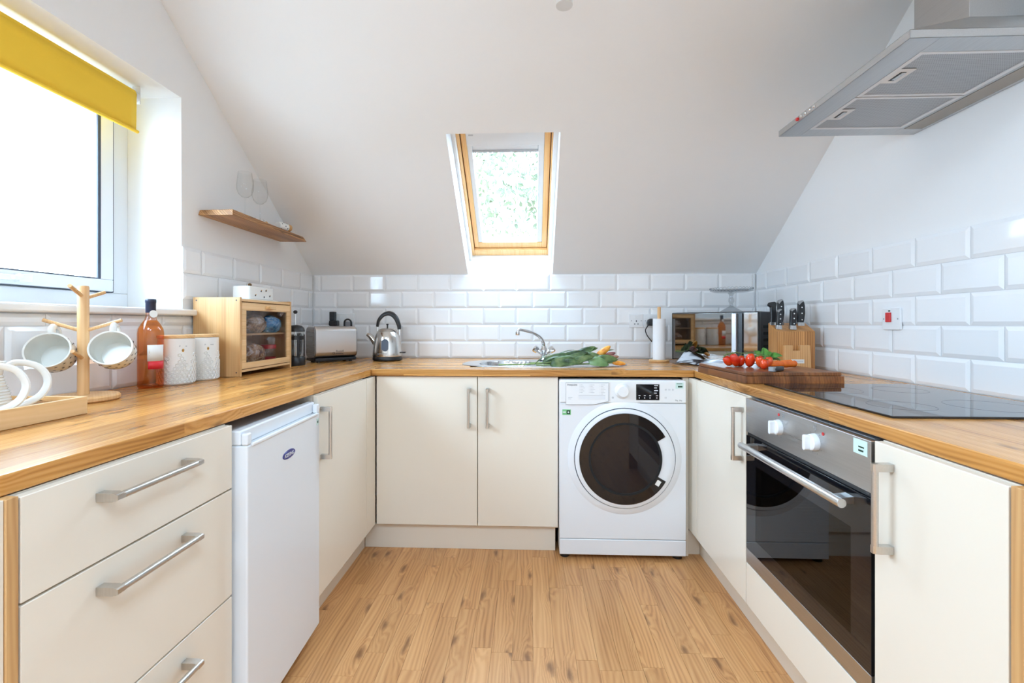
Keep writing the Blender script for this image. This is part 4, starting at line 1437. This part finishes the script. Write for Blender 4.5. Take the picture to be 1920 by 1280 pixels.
t = thing('toaster', 'brushed steel two slice toaster with black base in the corner', 'toaster', (-1.215, 2.550, Z), R(45))
prof = rrect(0, .150, .026, .207, .034, 8)
MB().prism(prof, .006, .244, 'x').build('shell', M['toaster'], t, bevel=.002)
for x0, x1 in ((0, .0055), (.2445, .250)):
    MB().prism(rrect(.004, .146, .028, .203, .032, 8), x0, x1, 'x').build('end_cap', brushed('dark_steel_end', (.34, .335, .33, 1), .3, 1), t, bevel=.002)
MB().prism(rrect(.002, .248, .003, .147, .012), .008, .0255).build('base', M['black'], t, bevel=.004)
for x in (.03, .22):
    for y in (.03, .12):
        MB().lathe([(.010, 0), (.010, .008)], 12, Matrix.Translation((x, y, 0))).build('foot', M['black'], t)
q = MB().box(.035, .215, .042, .064, .2055, .2078).box(.035, .215, .088, .110, .2055, .2078)
q.build('bread_slot', M['dark'], t)
MB().box(.250, .272, .060, .090, .160, .168).build('lever', M['black'], t, bevel=.003)
MB().lathe([(.013, 0), (.013, .010), (.010, .013), (0, .013)], 20, frame_to((1, 0, 0), (0, 0, 1), (.250, .075, .065))).build('browning_dial', M['black'], t)
text('lettering', 'Russell', .0165, M['ink'], t, (.120, -.0006, .058), (R(90), 0, 0))
text('lettering', 'Hobbs', .0165, M['ink'], t, (.120, -.0006, .043), (R(90), 0, 0))
MB().lathe([(.007, 0), (.007, .0005), (.005, .0005), (.005, 0)], 16, frame_to((0, -1, 0), (0, 0, 1), (.107, -.0002, .052)), closed=True).build('emblem', M['ink'], t)

t = thing('kettle', 'polished steel dome kettle with arched black handle', 'kettle', (-.868, 2.765, Z))
MB().lathe([(0, 0), (.080, 0), (.087, .006), (.087, .020), (.084, .026), (0, .026)], 48).build('power_base', M['black'], t)
body = [(0, .027), (.088, .027), (.0885, .034), (.086, .060), (.082, .100), (.074, .140), (.064, .168), (.056, .178), (.054, .180), (0, .180)]
kb = MB().lathe(body, 56).build('body', M['kettle'], t)
MB().lathe([(.056, .1805), (.050, .188), (.034, .195), (.012, .198), (0, .198)], 48).build('lid', M['kettle'], t)
MB().lathe([(.0045, .197), (.0045, .214), (.007, .217), (.007, .222), (0, .223)], 14).build('lid_knob', M['black'], t)
sa = R(178)
sp = bez([(.068, 0, .105), (.088, 0, .128), (.108, 0, .148), (.126, 0, .158)], 6)
MB().tube(sp, [.024 - .0145 * i / (len(sp) - 1) for i in range(len(sp))], 16, M=Matrix.Rotation(sa, 4, 'Z')).build('spout', M['kettle'], t)
hp = bez([(-.062, 0, .205), (-.052, 0, .245), (-.020, 0, .279), (.020, 0, .284), (.052, 0, .258), (.070, 0, .215), (.073, 0, .188)], 7)
MB().tube(hp, [.0075 + .0035 * math.sin(PI * i / (len(hp) - 1)) for i in range(len(hp))], 12, flat=1.5).build('handle', M['black'], t)
for a in ((-.060, 0, .172), (.072, 0, .155)):
    MB().tube([a, (a[0] * 1.0, 0, a[2] + .040)], .0042, 8).build('handle_bracket', M['chrome'], t)
gx = -.080
MB().prism(rrect(-.020, .020, -.036, .036, .018), -.0015, .0045, 'z', frame_to((.12, -.98, .14), (0, 0, 1), (.011, -.0815, .096))).build('water_gauge', plain('blue_grey_gauge', (.10, .13, .18, 1), .12), t)
MB().box(.086, .112, -.008, .008, .046, .053).build('switch', M['black'], t, bevel=.002)
q = MB().box(-.030, .024, -.0895, -.0880, .043, .0465)
q.build('brand_print', M['greyink'], t)


def socket(label, x0, w, z0, facing='back', plug=None, y=None):
    """86 mm wall plate; local x along wall, -y into the room."""
    if facing == 'back':
        t = thing('wall_socket', label, 'socket', (x0, 2.973, z0), 0, 'white wall sockets')
    else:
        t = thing('cooker_switch', label, 'switch', (1.427, y, z0), R90)
    pl = MB().prism(rrect(0, w, 0, .086, .005), -.009, -.0003, 'y').build('face_plate', M['whiteplastic'], t, bevel=.002)
    return t, pl


for lab, x0, sw in (('white single socket with an empty outlet near the kitchen roll', .634, 1), ('white single socket with a black plug in it', .7215, 0)):
    t, pl = socket(lab, x0, .086, 1.099)
    MB().box(.036, .052, -.0125, -.009, .058, .078).build('rocker', M['whiteplastic'], pl, bevel=.001)
    q = MB().box(.040, .046, -.0094, -.0088, .036, .046).box(.028, .037, -.0094, -.0088, .020, .025).box(.049, .058, -.0094, -.0088, .020, .025)
    q.build('pin_slot', M['ink'], pl)
    q = MB()
    for x in (.012, .074):
        q.lathe([(.003, 0), (.003, .0006), (0, .0006)], 10, frame_to((0, -1, 0), (0, 0, 1), (x, -.009, .043)))
    q.build('screw', M['greyink'], pl)
t = thing('power_plug', 'black plug with its lead in the socket beside the microwave', 'plug', (.7645, 2.960, 1.099))
MB().prism([(-.022, .012), (.022, .012), (.026, .030), (.020, .050), (.006, .056), (-.006, .056), (-.020, .050), (-.026, .030)], -.034, .0015, 'y').build('body', M['black'], t, bevel=.006, seg=3)
MB().tube(bez([(-.018, -.020, .016), (-.032, -.024, -.004), (-.034, -.012, -.02), (-.020, .002, -.05), (.010, .004, -.090)], 6), .0032, 8).build('lead', M['black'], t)

t, pl = socket('white double socket behind the toaster, both outlets in use', -1.300, .150, 1.105)
MB().box(.050, .062, -.0125, -.009, .056, .076).build('rocker', M['whiteplastic'], pl, bevel=.001)
MB().box(.096, .108, -.0125, -.009, .056, .076).build('rocker', M['whiteplastic'], pl, bevel=.001)
t = thing('power_plug', 'tall black plug-in adaptor above the toaster', 'plug', (-1.272, 2.9625, 1.105))
MB().box(-.026, .026, -.050, 0, .004, .040).build('body', M['black'], t, bevel=.007, seg=3)
MB().box(-.024, .008, -.046, -.006, .040, .096).build('upright_block', M['blacksoft'], t, bevel=.004)
MB().box(-.034, -.026, -.032, -.016, .010, .026).build('side_tab', M['black'], t, bevel=.002)
t = thing('power_plug', 'black plug with a loop handle above the toaster', 'plug', (-1.182, 2.9625, 1.105))
MB().box(-.022, .022, -.020, 0, 0, .034).build('body', M['greyink'], t, bevel=.004)
MB().tube([(-.023, -.026, .0)] + [(.023 * math.cos(R(180 - 18 * k)), -.026, .024 + .023 * math.sin(R(180 - 18 * k))) for k in range(11)] + [(.023, -.026, .0)], .0055, 8).build('loop_handle', M['black'], t)

t, pl = socket('white cooker switch plate with a red rocker on the wall above the hob', 0, .090, 1.100, 'right', y=1.912)
MB().box(.024, .048, -.016, -.009, .030, .068).build('rocker', M['red'], pl, bevel=.002)
MB().box(.032, .042, -.0096, -.0088, .072, .077).build('neon_light', M['darkgreen'], pl)
q = MB()
for x in (.009, .079):
    q.lathe([(.003, 0), (.003, .0006), (0, .0006)], 10, frame_to((0, -1, 0), (0, 0, 1), (x, -.009, .043)))
q.build('screw', M['greyink'], pl)

# ------------------------------------------------------------------ kitchen roll, microwave, cake stand, brochure
t = thing('kitchen_roll', 'kitchen paper roll on a wooden stand beside the microwave', 'kitchen roll', (.757, 2.735, Z))
st = MB().lathe([(0, 0), (.056, 0), (.058, .004), (.058, .010), (.055, .013), (0, .013)], 36).build('stand_base', M['peg'], t)
MB().lathe([(.010, .013), (.010, .318), (.008, .322), (0, .322)], 18).build('stand_pole', M['peg'], t)
MB().lathe([(.036, .0135), (.036, .252), (.018, .252), (.018, .0135)], 40, closed=True).build('paper', M['tissue'], t)

t = thing('microwave', 'black microwave with mirrored door set diagonally in the corner', 'microwave', (.830, 2.742, Z), R(-45))
mw, mh, md_ = .480, .288, .296
mir = plain('mirrored_dark_glass', (.30, .29, .28, 1), .025, metal=1.0)
box('case', M['blacksoft'], t, .004, mw - .004, .030, md_, .012, mh, bevel=.008, seg=3)
box('front_frame', M['black'], t, 0, mw, .004, .0295, .014, mh - .001, bevel=.005, seg=3)
d = box('door', mir, t, .006, .350, 0, .0035, .020, mh - .007, bevel=.001)
hd = MB().box(.352, .376, -.022, .0035, .022, mh - .010).build('door_handle', plain('silver_plastic', (.62, .64, .67, 1), .28, metal=.3), t, bevel=.003)
hd['label'] = 'silver vertical handle strip'
box('handle_recess', M['black'], t, .3775, .402, -.006, .0035, .022, mh - .010, bevel=.002)
box('control_panel', plain('mirrored_silver_glass', (.60, .58, .57, 1), .05, metal=1.0), t, .406, .474, 0, .0035, .020, mh - .007, bevel=.001)
q = MB()
for i in range(5):
    q.box(mw - .0038, mw - .0030, .075 + .0, .26, .06 + i * .035, .075 + i * .035)
q.build('side_vent', M['dark'], t)
for x in (.04, .44):
    for y in (.05, .26):
        MB().lathe([(.012, 0), (.012, .012)], 12, Matrix.Translation((x, y, 0))).build('foot', M['black'], t)

t = thing('cake_stand', 'pressed glass cake stand with scalloped rim on the microwave', 'cake stand', (1.137, 2.650, Z + .2885))
MB().lathe([(.060, 0), (.058, .004), (.030, .022), (.014, .030), (.009, .036), (.010, .050), (.015, .060), (.014, .076), (.010, .084), (.011, .096), (.015, .104), (.020, .108), (0, .110)], 40).build('pedestal', M['pressed'], t)
MB().lathe([(0, .110), (.088, .112), (.110, .119), (.112, .126), (.108, .124), (.086, .1165), (0, .1145)], 56).build('plate', M['pressed'], t)
q = MB()
for k in range(36):
    a = 2 * PI * k / 36
    q.tube([(.112 * math.cos(a) + .0085 * math.cos(b) * -math.sin(a), .112 * math.sin(a) + .0085 * math.cos(b) * math.cos(a), .128 + .0075 * math.sin(b)) for b in [PI * i / 6 for i in range(7)]], .0018, 6)
rm = q.build('scalloped_rim', M['pressed'], t)

t = thing('brochure', 'open glossy brochure with a black and white swirl, below the microwave', 'brochure', (.925, 2.528, Z), R(-45))


def page(u, v):
    x = -.125 + .135 * u
    z = .0012 + (.070 * (1 - u) ** .8 * v ** 1.3 + .012 * math.sin(PI * u)) * (1 - .15 * u)
    return (x, -.062 + .130 * v, z)


def page2(u, v):
    x = .010 + .165 * u
    z = .0012 + (.020 * math.sin(PI * u) + .024 * (1 - u) ** 2) * (.3 + .7 * v)
    return (x, -.070 + .138 * v, z)


MB().surf(page, 16, 10).build('printed_page', M['swirl'], t, solid=.0008)
MB().surf(page2, 16, 10).build('plain_page', plain('pale_blue_gloss_paper', srgb(206, 216, 232), .15), t, solid=.0008)

# ------------------------------------------------------------------ chopping board and food
t = thing('chopping_board', 'thick dark acacia chopping board behind the hob', 'chopping board', (.800, 1.741, Z), R(3.2))
MB().box(0, .372, 0, .425, 0, .028).build('board', M['acacia'], t, bevel=.002)
MB().box(.004, .364, .004, .421, .0281, .042).build('top_layer', M['acacia'], t, bevel=.003)
BZ = Z + .0423

t = thing('tomato_vine', 'red plum tomatoes on the vine on the chopping board', 'tomatoes', (.905, 1.955, BZ))
toms = [(-.068, .030, .017, .025, -38), (-.044, .018, .0185, .030, -24), (-.012, .034, .017, .024, 12), (.016, .010, .019, .030, 5), (.036, -.036, .0185, .027, -24), (.026, -.086, .0145, .021, 6), (.066, -.034, .017, .025, 24)]
for i, (x, y, r, h, tl) in enumerate(toms):
    Mt = Matrix.Translation((x, y, h * .97)) @ Matrix.Rotation(R(tl), 4, 'Y') @ Matrix.Rotation(R(12), 4, 'X')
    tm = MB().ball((0, 0, 0), (r, r, h), 14, 20, Mt).build('tomato', M['tomato'], t)
    q = MB()
    for k in range(5):
        a = 2 * PI * k / 5 + i
        q.tube([(0, 0, h * .97), (.008 * math.cos(a), .008 * math.sin(a), h * 1.02), (.015 * math.cos(a), .015 * math.sin(a), h * 1.10)], [.0012, .0014, .0004], 5, M=Mt)
    q.build('calyx', M['vine'], tm)
q = MB()
q.tube(bez([(-.078, .030, .050), (-.04, .030, .058), (0, .028, .056), (.03, -.004, .056), (.042, -.05, .050), (.046, -.085, .050)], 6), .0022, 7)
for x, y, r, h, tl in toms:
    q.tube([(x, y, h * 1.95), (x + .004, y + .006, h * 2.02), (x + .010, y + .008, .056)], .0013, 5)
for k in range(4):
    q.tube(bez([(-.070 + .04 * k, .03 - .018 * k, .055), (-.074 + .04 * k, .03, .066), (-.084 + .04 * k, .026, .070)], 4), .001, 5)
q.build('vine', M['vine'], t)


def leaf_into(q, base, tip, width, up=(0, 0, 1), sag=0.15, fold=0.25, nseg=9, wave=0.0):
    """Lanceolate leaf from base to tip, added to q."""
    b, e = Vector(base), Vector(tip)
    ax = e - b
    L = ax.length
    ax.normalize()
    upv = Vector(up)
    side = ax.cross(upv).normalized()
    nn = side.cross(ax)
    vs = []
    for i in range(nseg + 1):
        u = i / nseg
        w = width * .5 * 1.9 * (1 - u) ** .62 * u ** .36 if 0 < i < nseg else .0004
        c = b + ax * (L * u) + nn * (L * sag * math.sin(PI * u))
        wv = wave * width * math.sin(u * 9)
        for s in (-1, -.5, 0, .5, 1):
            vs.append(c + side * (w * s) + nn * (abs(s) * w * fold + wv * abs(s)))
    fs = [(i * 5 + k, i * 5 + k + 1, (i + 1) * 5 + k + 1, (i + 1) * 5 + k) for i in range(nseg) for k in range(4)]
    q.add(vs, fs)
    return q


t = thing('basil_sprig', 'sprig of fresh green basil behind the tomatoes', 'herb', (1.025, 2.075, BZ))
MB().tube(bez([(-.03, .01, .004), (0, 0, .018), (.03, -.01, .03)], 5), .002, 6).build('stem', M['vine'], t)
for (b, e, w, up) in (((.0, 0, .020), (-.030, .010, .060), .040, (.3, -1, .4)), ((0, 0, .022), (.040, .0, .056), .036, (0, -.7, 1)), ((.02, -.01, .028), (.078, -.02, .040), .042, (0, -.5, 1)),
                      ((.02, -.01, .026), (.060, -.045, .018), .036, (0, 0, 1)), ((-.01, 0, .014), (-.060, -.01, .036), .034, (0, -.6, 1)), ((.01, 0, .024), (.015, .02, .075), .040, (.1, -1, .2)), ((.02, 0, .02), (.085, .0, .016), .036, (0, -.4, 1))):
    leaf_into(MB(), b, e, w, up, .12, .3).build('leaf', M['basil'], t, solid=.0005)


def carrot(label, a, b, r):
    t = thing('carrot', label, 'carrot', (0, 0, 0), 0, 'carrots on the chopping board')
    a, b = Vector(a), Vector(b)
    n = 16
    MB().tube([a + (b - a) * (i / n) for i in range(n + 1)], [r * (.55 if i == 0 else 1 - .35 * (i / n) - (.35 if i == n else 0)) * (1 + .03 * math.sin(i * 2.3)) for i in range(n + 1)], 16).build('root', M['carrot'], t)
    MB().tube([a, a + (a - b).normalized() * .006], [r * .4, r * .25], 8).build('stub', M['vine'], t)


carrot('orange carrot lying in front, its tip by the paring knife', (1.120, 1.985, BZ + .0135), (.985, 1.930, BZ + .0115), .0135)
carrot('orange carrot lying behind the other carrot', (1.128, 2.025, BZ + .0135), (.985, 1.985, BZ + .0115), .0135)

t = thing('paring_knife', 'small paring knife with grey handle end lying on the chopping board', 'knife', (.905, 1.765, BZ), R(33))
MB().prism([(0, -.011), (.010, -.0135), (.045, -.011), (.075, -.008), (.075, .008), (.045, .011), (.010, .0135), (0, .011)], .001, .019).build('handle', M['black'], t, bevel=.005, seg=3)
MB().prism([(-.004, -.010), (.012, -.0138), (.012, .0138), (-.004, .010)], .0008, .0195).build('end_cap', plain('grey_cap', (.30, .30, .31, 1), .35, metal=.4), t, bevel=.003)
MB().prism([(.075, -.007), (.165, .003), (.172, .008), (.075, .009)], .008, .0102).build('blade', M['chrome'], t, bevel=.0004)

# ------------------------------------------------------------------ knife block and knives
t = thing('knife_block', 'wooden knife block with a pale notched front standing in the corner', 'knife block', (1.190, 2.250, Z))
MB().prism([(.018, 0), (.100, 0), (.100, .228), (.018, .186)], 0, .180, 'x').build('body', M['acaciaz'], t, bevel=.002)
q = MB().prism([(.026, 0), (.152, 0), (.146, .120), (.098, .120), (.098, .094), (.066, .094), (.066, .120), (.026, .120)], 0, .0175, 'y')
fr = q.build('front_stand', M['block'], t, bevel=.0015)
pl = MB().box(.056, .118, -.0010, .0002, .034, .053).build('name_plate', M['paperwhite'], fr)
q = MB()
for i in range(9):
    q.box(.060 + i * .006, .0635 + i * .006, -.0013, -.0009, .040, .047)
q.build('plate_print', M['paleink'], pl)


def block_knife(label, x, y, ztop, L, wd, lean=0.0, curved=False):
    """Handle standing out of the block; wide face towards the room."""
    t = thing('kitchen_knife', label, 'knife', (x, y, ztop), 0, 'knives in the knife block')
    t.rotation_euler = (R(-4), R(lean), 0)
    h = L
    w = wd / 2
    if curved:
        p = [(-w * .9, .004), (w * .8, .004), (w, h * .35), (w * .9, h * .75), (w * 1.1, h * .93), (w * .4, h), (-w * 1.6, h * .95), (-w * 2.1, h * .82), (-w * 1.1, h * .74), (-w * .9, h * .4)]
    else:
        p = [(-w * .95, .004), (w * .6, .004), (w * .8, h * .15), (w * 1.1, h * .45), (w * 1.05, h * .78), (w * .8, h * .95), (w * .2, h), (-w * .45, h * .97), (-w * .85, h * .87), (-w * .9, h * .5)]
    hd = MB().prism(p, -.008, .008, 'y').build('handle', M['black'], t, bevel=.0045, seg=3)
    MB().prism([(-w * 1.05, -.012), (w * .9, -.012), (w * .75, .008), (-w * 1.0, .008)], -.0085, .0085, 'y').build('bolster', M['steely'], t, bevel=.001)
    MB().prism([(-w * .9, -.050), (w * .6, -.050), (w * .6, -.012), (-w * .9, -.012)], -.001, .001, 'y').build('blade', M['chrome'], t)
    if not curved:
        MB().prism([(w * .70, h * .965), (w * .2, h * 1.004), (-w * .48, h * .978), (-w * .92, h * .87), (-w * .60, h * .80), (w * .1, h * .91)], -.0084, .0084, 'y').build('end_cap', plain('grey_steel_cap', (.36, .36, .37, 1), .35, metal=.6), hd, bevel=.001)
        q = MB()
        for k in (.18, .45, .70):
            q.lathe([(.0032, 0), (.0032, .0012), (0, .0016)], 12, frame_to((0, -1, 0), (0, 0, 1), (.001, -.008, h * k)))
        q.build('rivet', M['chrome'], hd)


GK = 'knives'
block_knife('knife with plain black hooked handle, leftmost in the block', 1.206, 2.336, Z + .222, .112, .028, 3, True)
block_knife('tall riveted knife beside the hooked handle in the block', 1.243, 2.338, Z + .223, .122, .032, 2)
block_knife('short riveted knife at the front left of the block', 1.212, 2.292, Z + .207, .088, .027, 4)
block_knife('short riveted knife standing alone in the middle of the block', 1.276, 2.288, Z + .206, .094, .031, 3)
block_knife('large riveted knife at the wall end of the block', 1.338, 2.330, Z + .221, .118, .034, 2)

# ------------------------------------------------------------------ cut lilies in the sink


def lily(label, stem, leaves, buds):
    t = thing('lily_stem', label, 'flower', (0, 0, 0), 0, 'cut lilies lying across the sink')
    MB().tube(bez(stem, 8), .0036, 8).build('stem', M['stem'], t)
    for lf in leaves:
        leaf_into(MB(), lf[0], lf[1], lf[2], lf[3] if len(lf) > 3 else (0, -.6, 1), .10, .22).build('leaf', M[lf[4]] if len(lf) > 4 else M['leaf'], t, solid=.0006)
    for a, b, r, m in buds:
        a, b = Vector(a), Vector(b)
        q = MB()
        n = 14
        prof = [r * (.35 + .65 * math.sin(PI * min(.97, .12 + .9 * (i / n))) ** .8) if i < n else r * .08 for i in range(n + 1)]
        q.tube([a + (b - a) * (i / n) for i in range(n + 1)], prof, 12)
        q.build('bud', M[m], t)


zs = .9092
lily('lily stem with one large orange bud', [(-.165, 2.400, zs), (.02, 2.405, .914), (.20, 2.43, .932), (.352, 2.455, .950)], [
    ((.14, 2.42, .925), (.27, 2.40, .946), .040), ((.22, 2.43, .938), (.36, 2.46, .995), .048, (-.5, -.8, .6)), ((.27, 2.43, .945), (.372, 2.40, .948), .050, (0, -.9, .5)),
    ((.28, 2.45, .95), (.345, 2.46, 1.002), .044, (-.7, -.7, .4)), ((.06, 2.41, .915), (.16, 2.40, .955), .014), ((.10, 2.44, .93), (.235, 2.46, .985), .010),
    ((.18, 2.42, .93), (.30, 2.39, .975), .030, (0, -.9, .4))], [
    ((.352, 2.452, .950), (.424, 2.452, 1.006), .0175, 'budorange')])
lily('lily stem with a closed pink bud', [(.00, 2.47, zs + .004), (.16, 2.475, .918), (.30, 2.48, .934), (.392, 2.49, .952)], [
    ((.06, 2.44, .915), (.235, 2.44, .958), .050, (0, -.9, .45)), ((.16, 2.45, .93), (.31, 2.44, .968), .056, (0, -.9, .5)), ((.30, 2.47, .94), (.42, 2.44, .925), .044, (0, -.8, .6), 'leafpale'),
    ((.34, 2.47, .945), (.45, 2.48, .985), .016), ((.12, 2.43, .925), (.21, 2.40, .945), .034, (0, -.9, .45), 'leafpale')], [
    ((.388, 2.480, .950), (.456, 2.478, .968), .0125, 'budpink'), ((.396, 2.470, .940), (.470, 2.46, .950), .0125, 'budpink')])
lily('lily stem with a low orange tipped bud', [(.03, 2.385, zs), (.18, 2.382, .9125), (.32, 2.385, .918), (.430, 2.392, .922)], [
    ((.10, 2.38, .910), (.245, 2.375, .938), .052, (0, -.9, .45)), ((.30, 2.39, .93), (.402, 2.36, .912), .056, (0, -.9, .55), 'leafpale'), ((.33, 2.40, .93), (.452, 2.385, .938), .052, (0, -.8, .6)),
    ((.20, 2.38, .915), (.33, 2.375, .955), .040, (0, -.9, .5)), ((.02, 2.39, .91), (.115, 2.42, .968), .008), ((.14, 2.375, .912), (.27, 2.36, .925), .038, (0, -.9, .5))], [
    ((.425, 2.392, .924), (.492, 2.392, .916), .0125, 'budorange')])

# ------------------------------------------------------------------ wall shelf and what stands on it
t = thing('wall_shelf', 'rustic oak shelf on the wall above the bread bin', 'shelf', (0, 0, 1.594))
pts = [(-1.4365, 1.925), (-1.284, 1.932), (-1.284, 2.585), (-1.4365, 2.575)]
q = MB()
b = [(-1.4365, 1.934), (-1.284, 1.938), (-1.286, 2.600), (-1.4365, 2.585)]
tp = [(-1.4365, 1.944), (-1.284, 1.938), (-1.296, 2.578), (-1.4365, 2.566)]
q.add([(x, y, 0) for x, y in b] + [(x, y, .025) for x, y in tp], [(3, 2, 1, 0), (4, 5, 6, 7), (0, 1, 5, 4), (1, 2, 6, 5), (2, 3, 7, 6), (3, 0, 4, 7)])
q.build('board', M['shelf'], t, bevel=.0025)
SZ = 1.594 + .0254


def wine_glass(label, x, y):
    t = thing('wine_glass', label, 'wine glass', (x, y, SZ), 0, 'stemmed glasses on the shelf')
    MB().lathe([(0, 0), (.034, 0), (.034, .0015), (.008, .004), (.0035, .010), (.003, .020), (.003, .092), (.0045, .100), (0, .101)], 32).build('stem', M['glassware'], t)
    MB().lathe([(0, .1012), (.014, .104), (.028, .118), (.036, .140), (.0365, .160), (.031, .205), (.0288, .222), (.0280, .222), (.0303, .204), (.0357, .160), (.0352, .140), (.0272, .119), (.013, .1052), (0, .1025)], 40).build('bowl', M['glassware'], t)


wine_glass('stemmed wine glass on the shelf, nearer the window', -1.352, 2.130)
wine_glass('stemmed wine glass on the shelf, nearer the sloping ceiling', -1.352, 2.250)
for lab, (x, y), rz in (('bee print shaker with a cork end lying on the shelf, in front', (-1.318, 2.395), R(76)), ('white bee print shaker lying at the back of the shelf', (-1.388, 2.30), R(88))):
    t = thing('shaker', lab, 'shaker', (x, y, SZ + .0215), rz, 'bee print shakers')
    MB().lathe([(0, -.032), (.018, -.032), (.0205, -.028), (.0205, .030), (.019, .032), (0, .032)], 28, Matrix.Rotation(R(90), 4, 'Y')).build('body', M['ceramic'], t)
    MB().lathe([(0, .0325), (.019, .0325), (.019, .052), (.017, .054), (0, .054)], 28, Matrix.Rotation(R(90), 4, 'Y')).build('cork', M['bread'], t)
    q = MB()
    for k in range(14):
        a = 2 * PI * k / 14
        xx = (-.018, .004, .020)[k % 3]
        q.ball((0, 0, 0), (.004, .003, .0007), 6, 8, frame_to((0, math.cos(a), math.sin(a)), (1, 0, 0), (xx, .0207 * math.cos(a), .0207 * math.sin(a))))
    q.build('bee_print', M['ink'], t)

# ------------------------------------------------------------------ roller blind and ceiling lamp
t = thing('roller_blind', 'yellow roller blind drawn up at the top of the side window', 'blind', (0, 0, 0))
by0, by1 = .600, 1.722
MB().lathe([(.021, by0), (.021, by1)], 24, Matrix.Translation((-1.545, 0, 2.012)) @ Matrix.Rotation(R(-90), 4, 'X')).build('roller', M['yellow'], t)
MB().surf(lambda u, v: (-1.5235 + .002 * math.sin(u * 11) * (1 - v), by0 + (by1 - by0) * u, 1.868 + (2.014 - 1.868) * v), 40, 6).build('fabric', M['yellow'], t, solid=.0012)
MB().tube([(-1.5225, by0 - .004, 1.868), (-1.5225, by1 + .004, 1.868)], .0065, 10).build('bottom_bar', M['yellow'], t)
MB().lathe([(.024, 0), (.024, .005), (.018, .007), (.018, .020), (0, .020)], 24, frame_to((0, 1, 0), (0, 0, 1), (-1.545, by1 + .002, 2.010))).build('end_bracket', M['lampwhite'], t)
MB().box(-1.560, -1.530, by1 + .022, by1 + .026, 1.985, 2.0545).build('bracket_plate', M['lampwhite'], t)

t = thing('ceiling_lamp', 'white cylinder lamp hanging from the sloping ceiling', 'ceiling lamp', (.118, 1.600, 0))
MB().lathe([(.045, 2.455), (.045, 2.50)], 28).build('ceiling_rose', M['lampwhite'], t)
MB().lathe([(.005, 2.32), (.005, 2.46)], 10).build('stem', M['lampwhite'], t)
MB().lathe([(.029, 2.226), (.030, 2.230), (.030, 2.315), (.012, 2.330), (0, 2.330)], 32).build('lamp_head', M['lampwhite'], t)
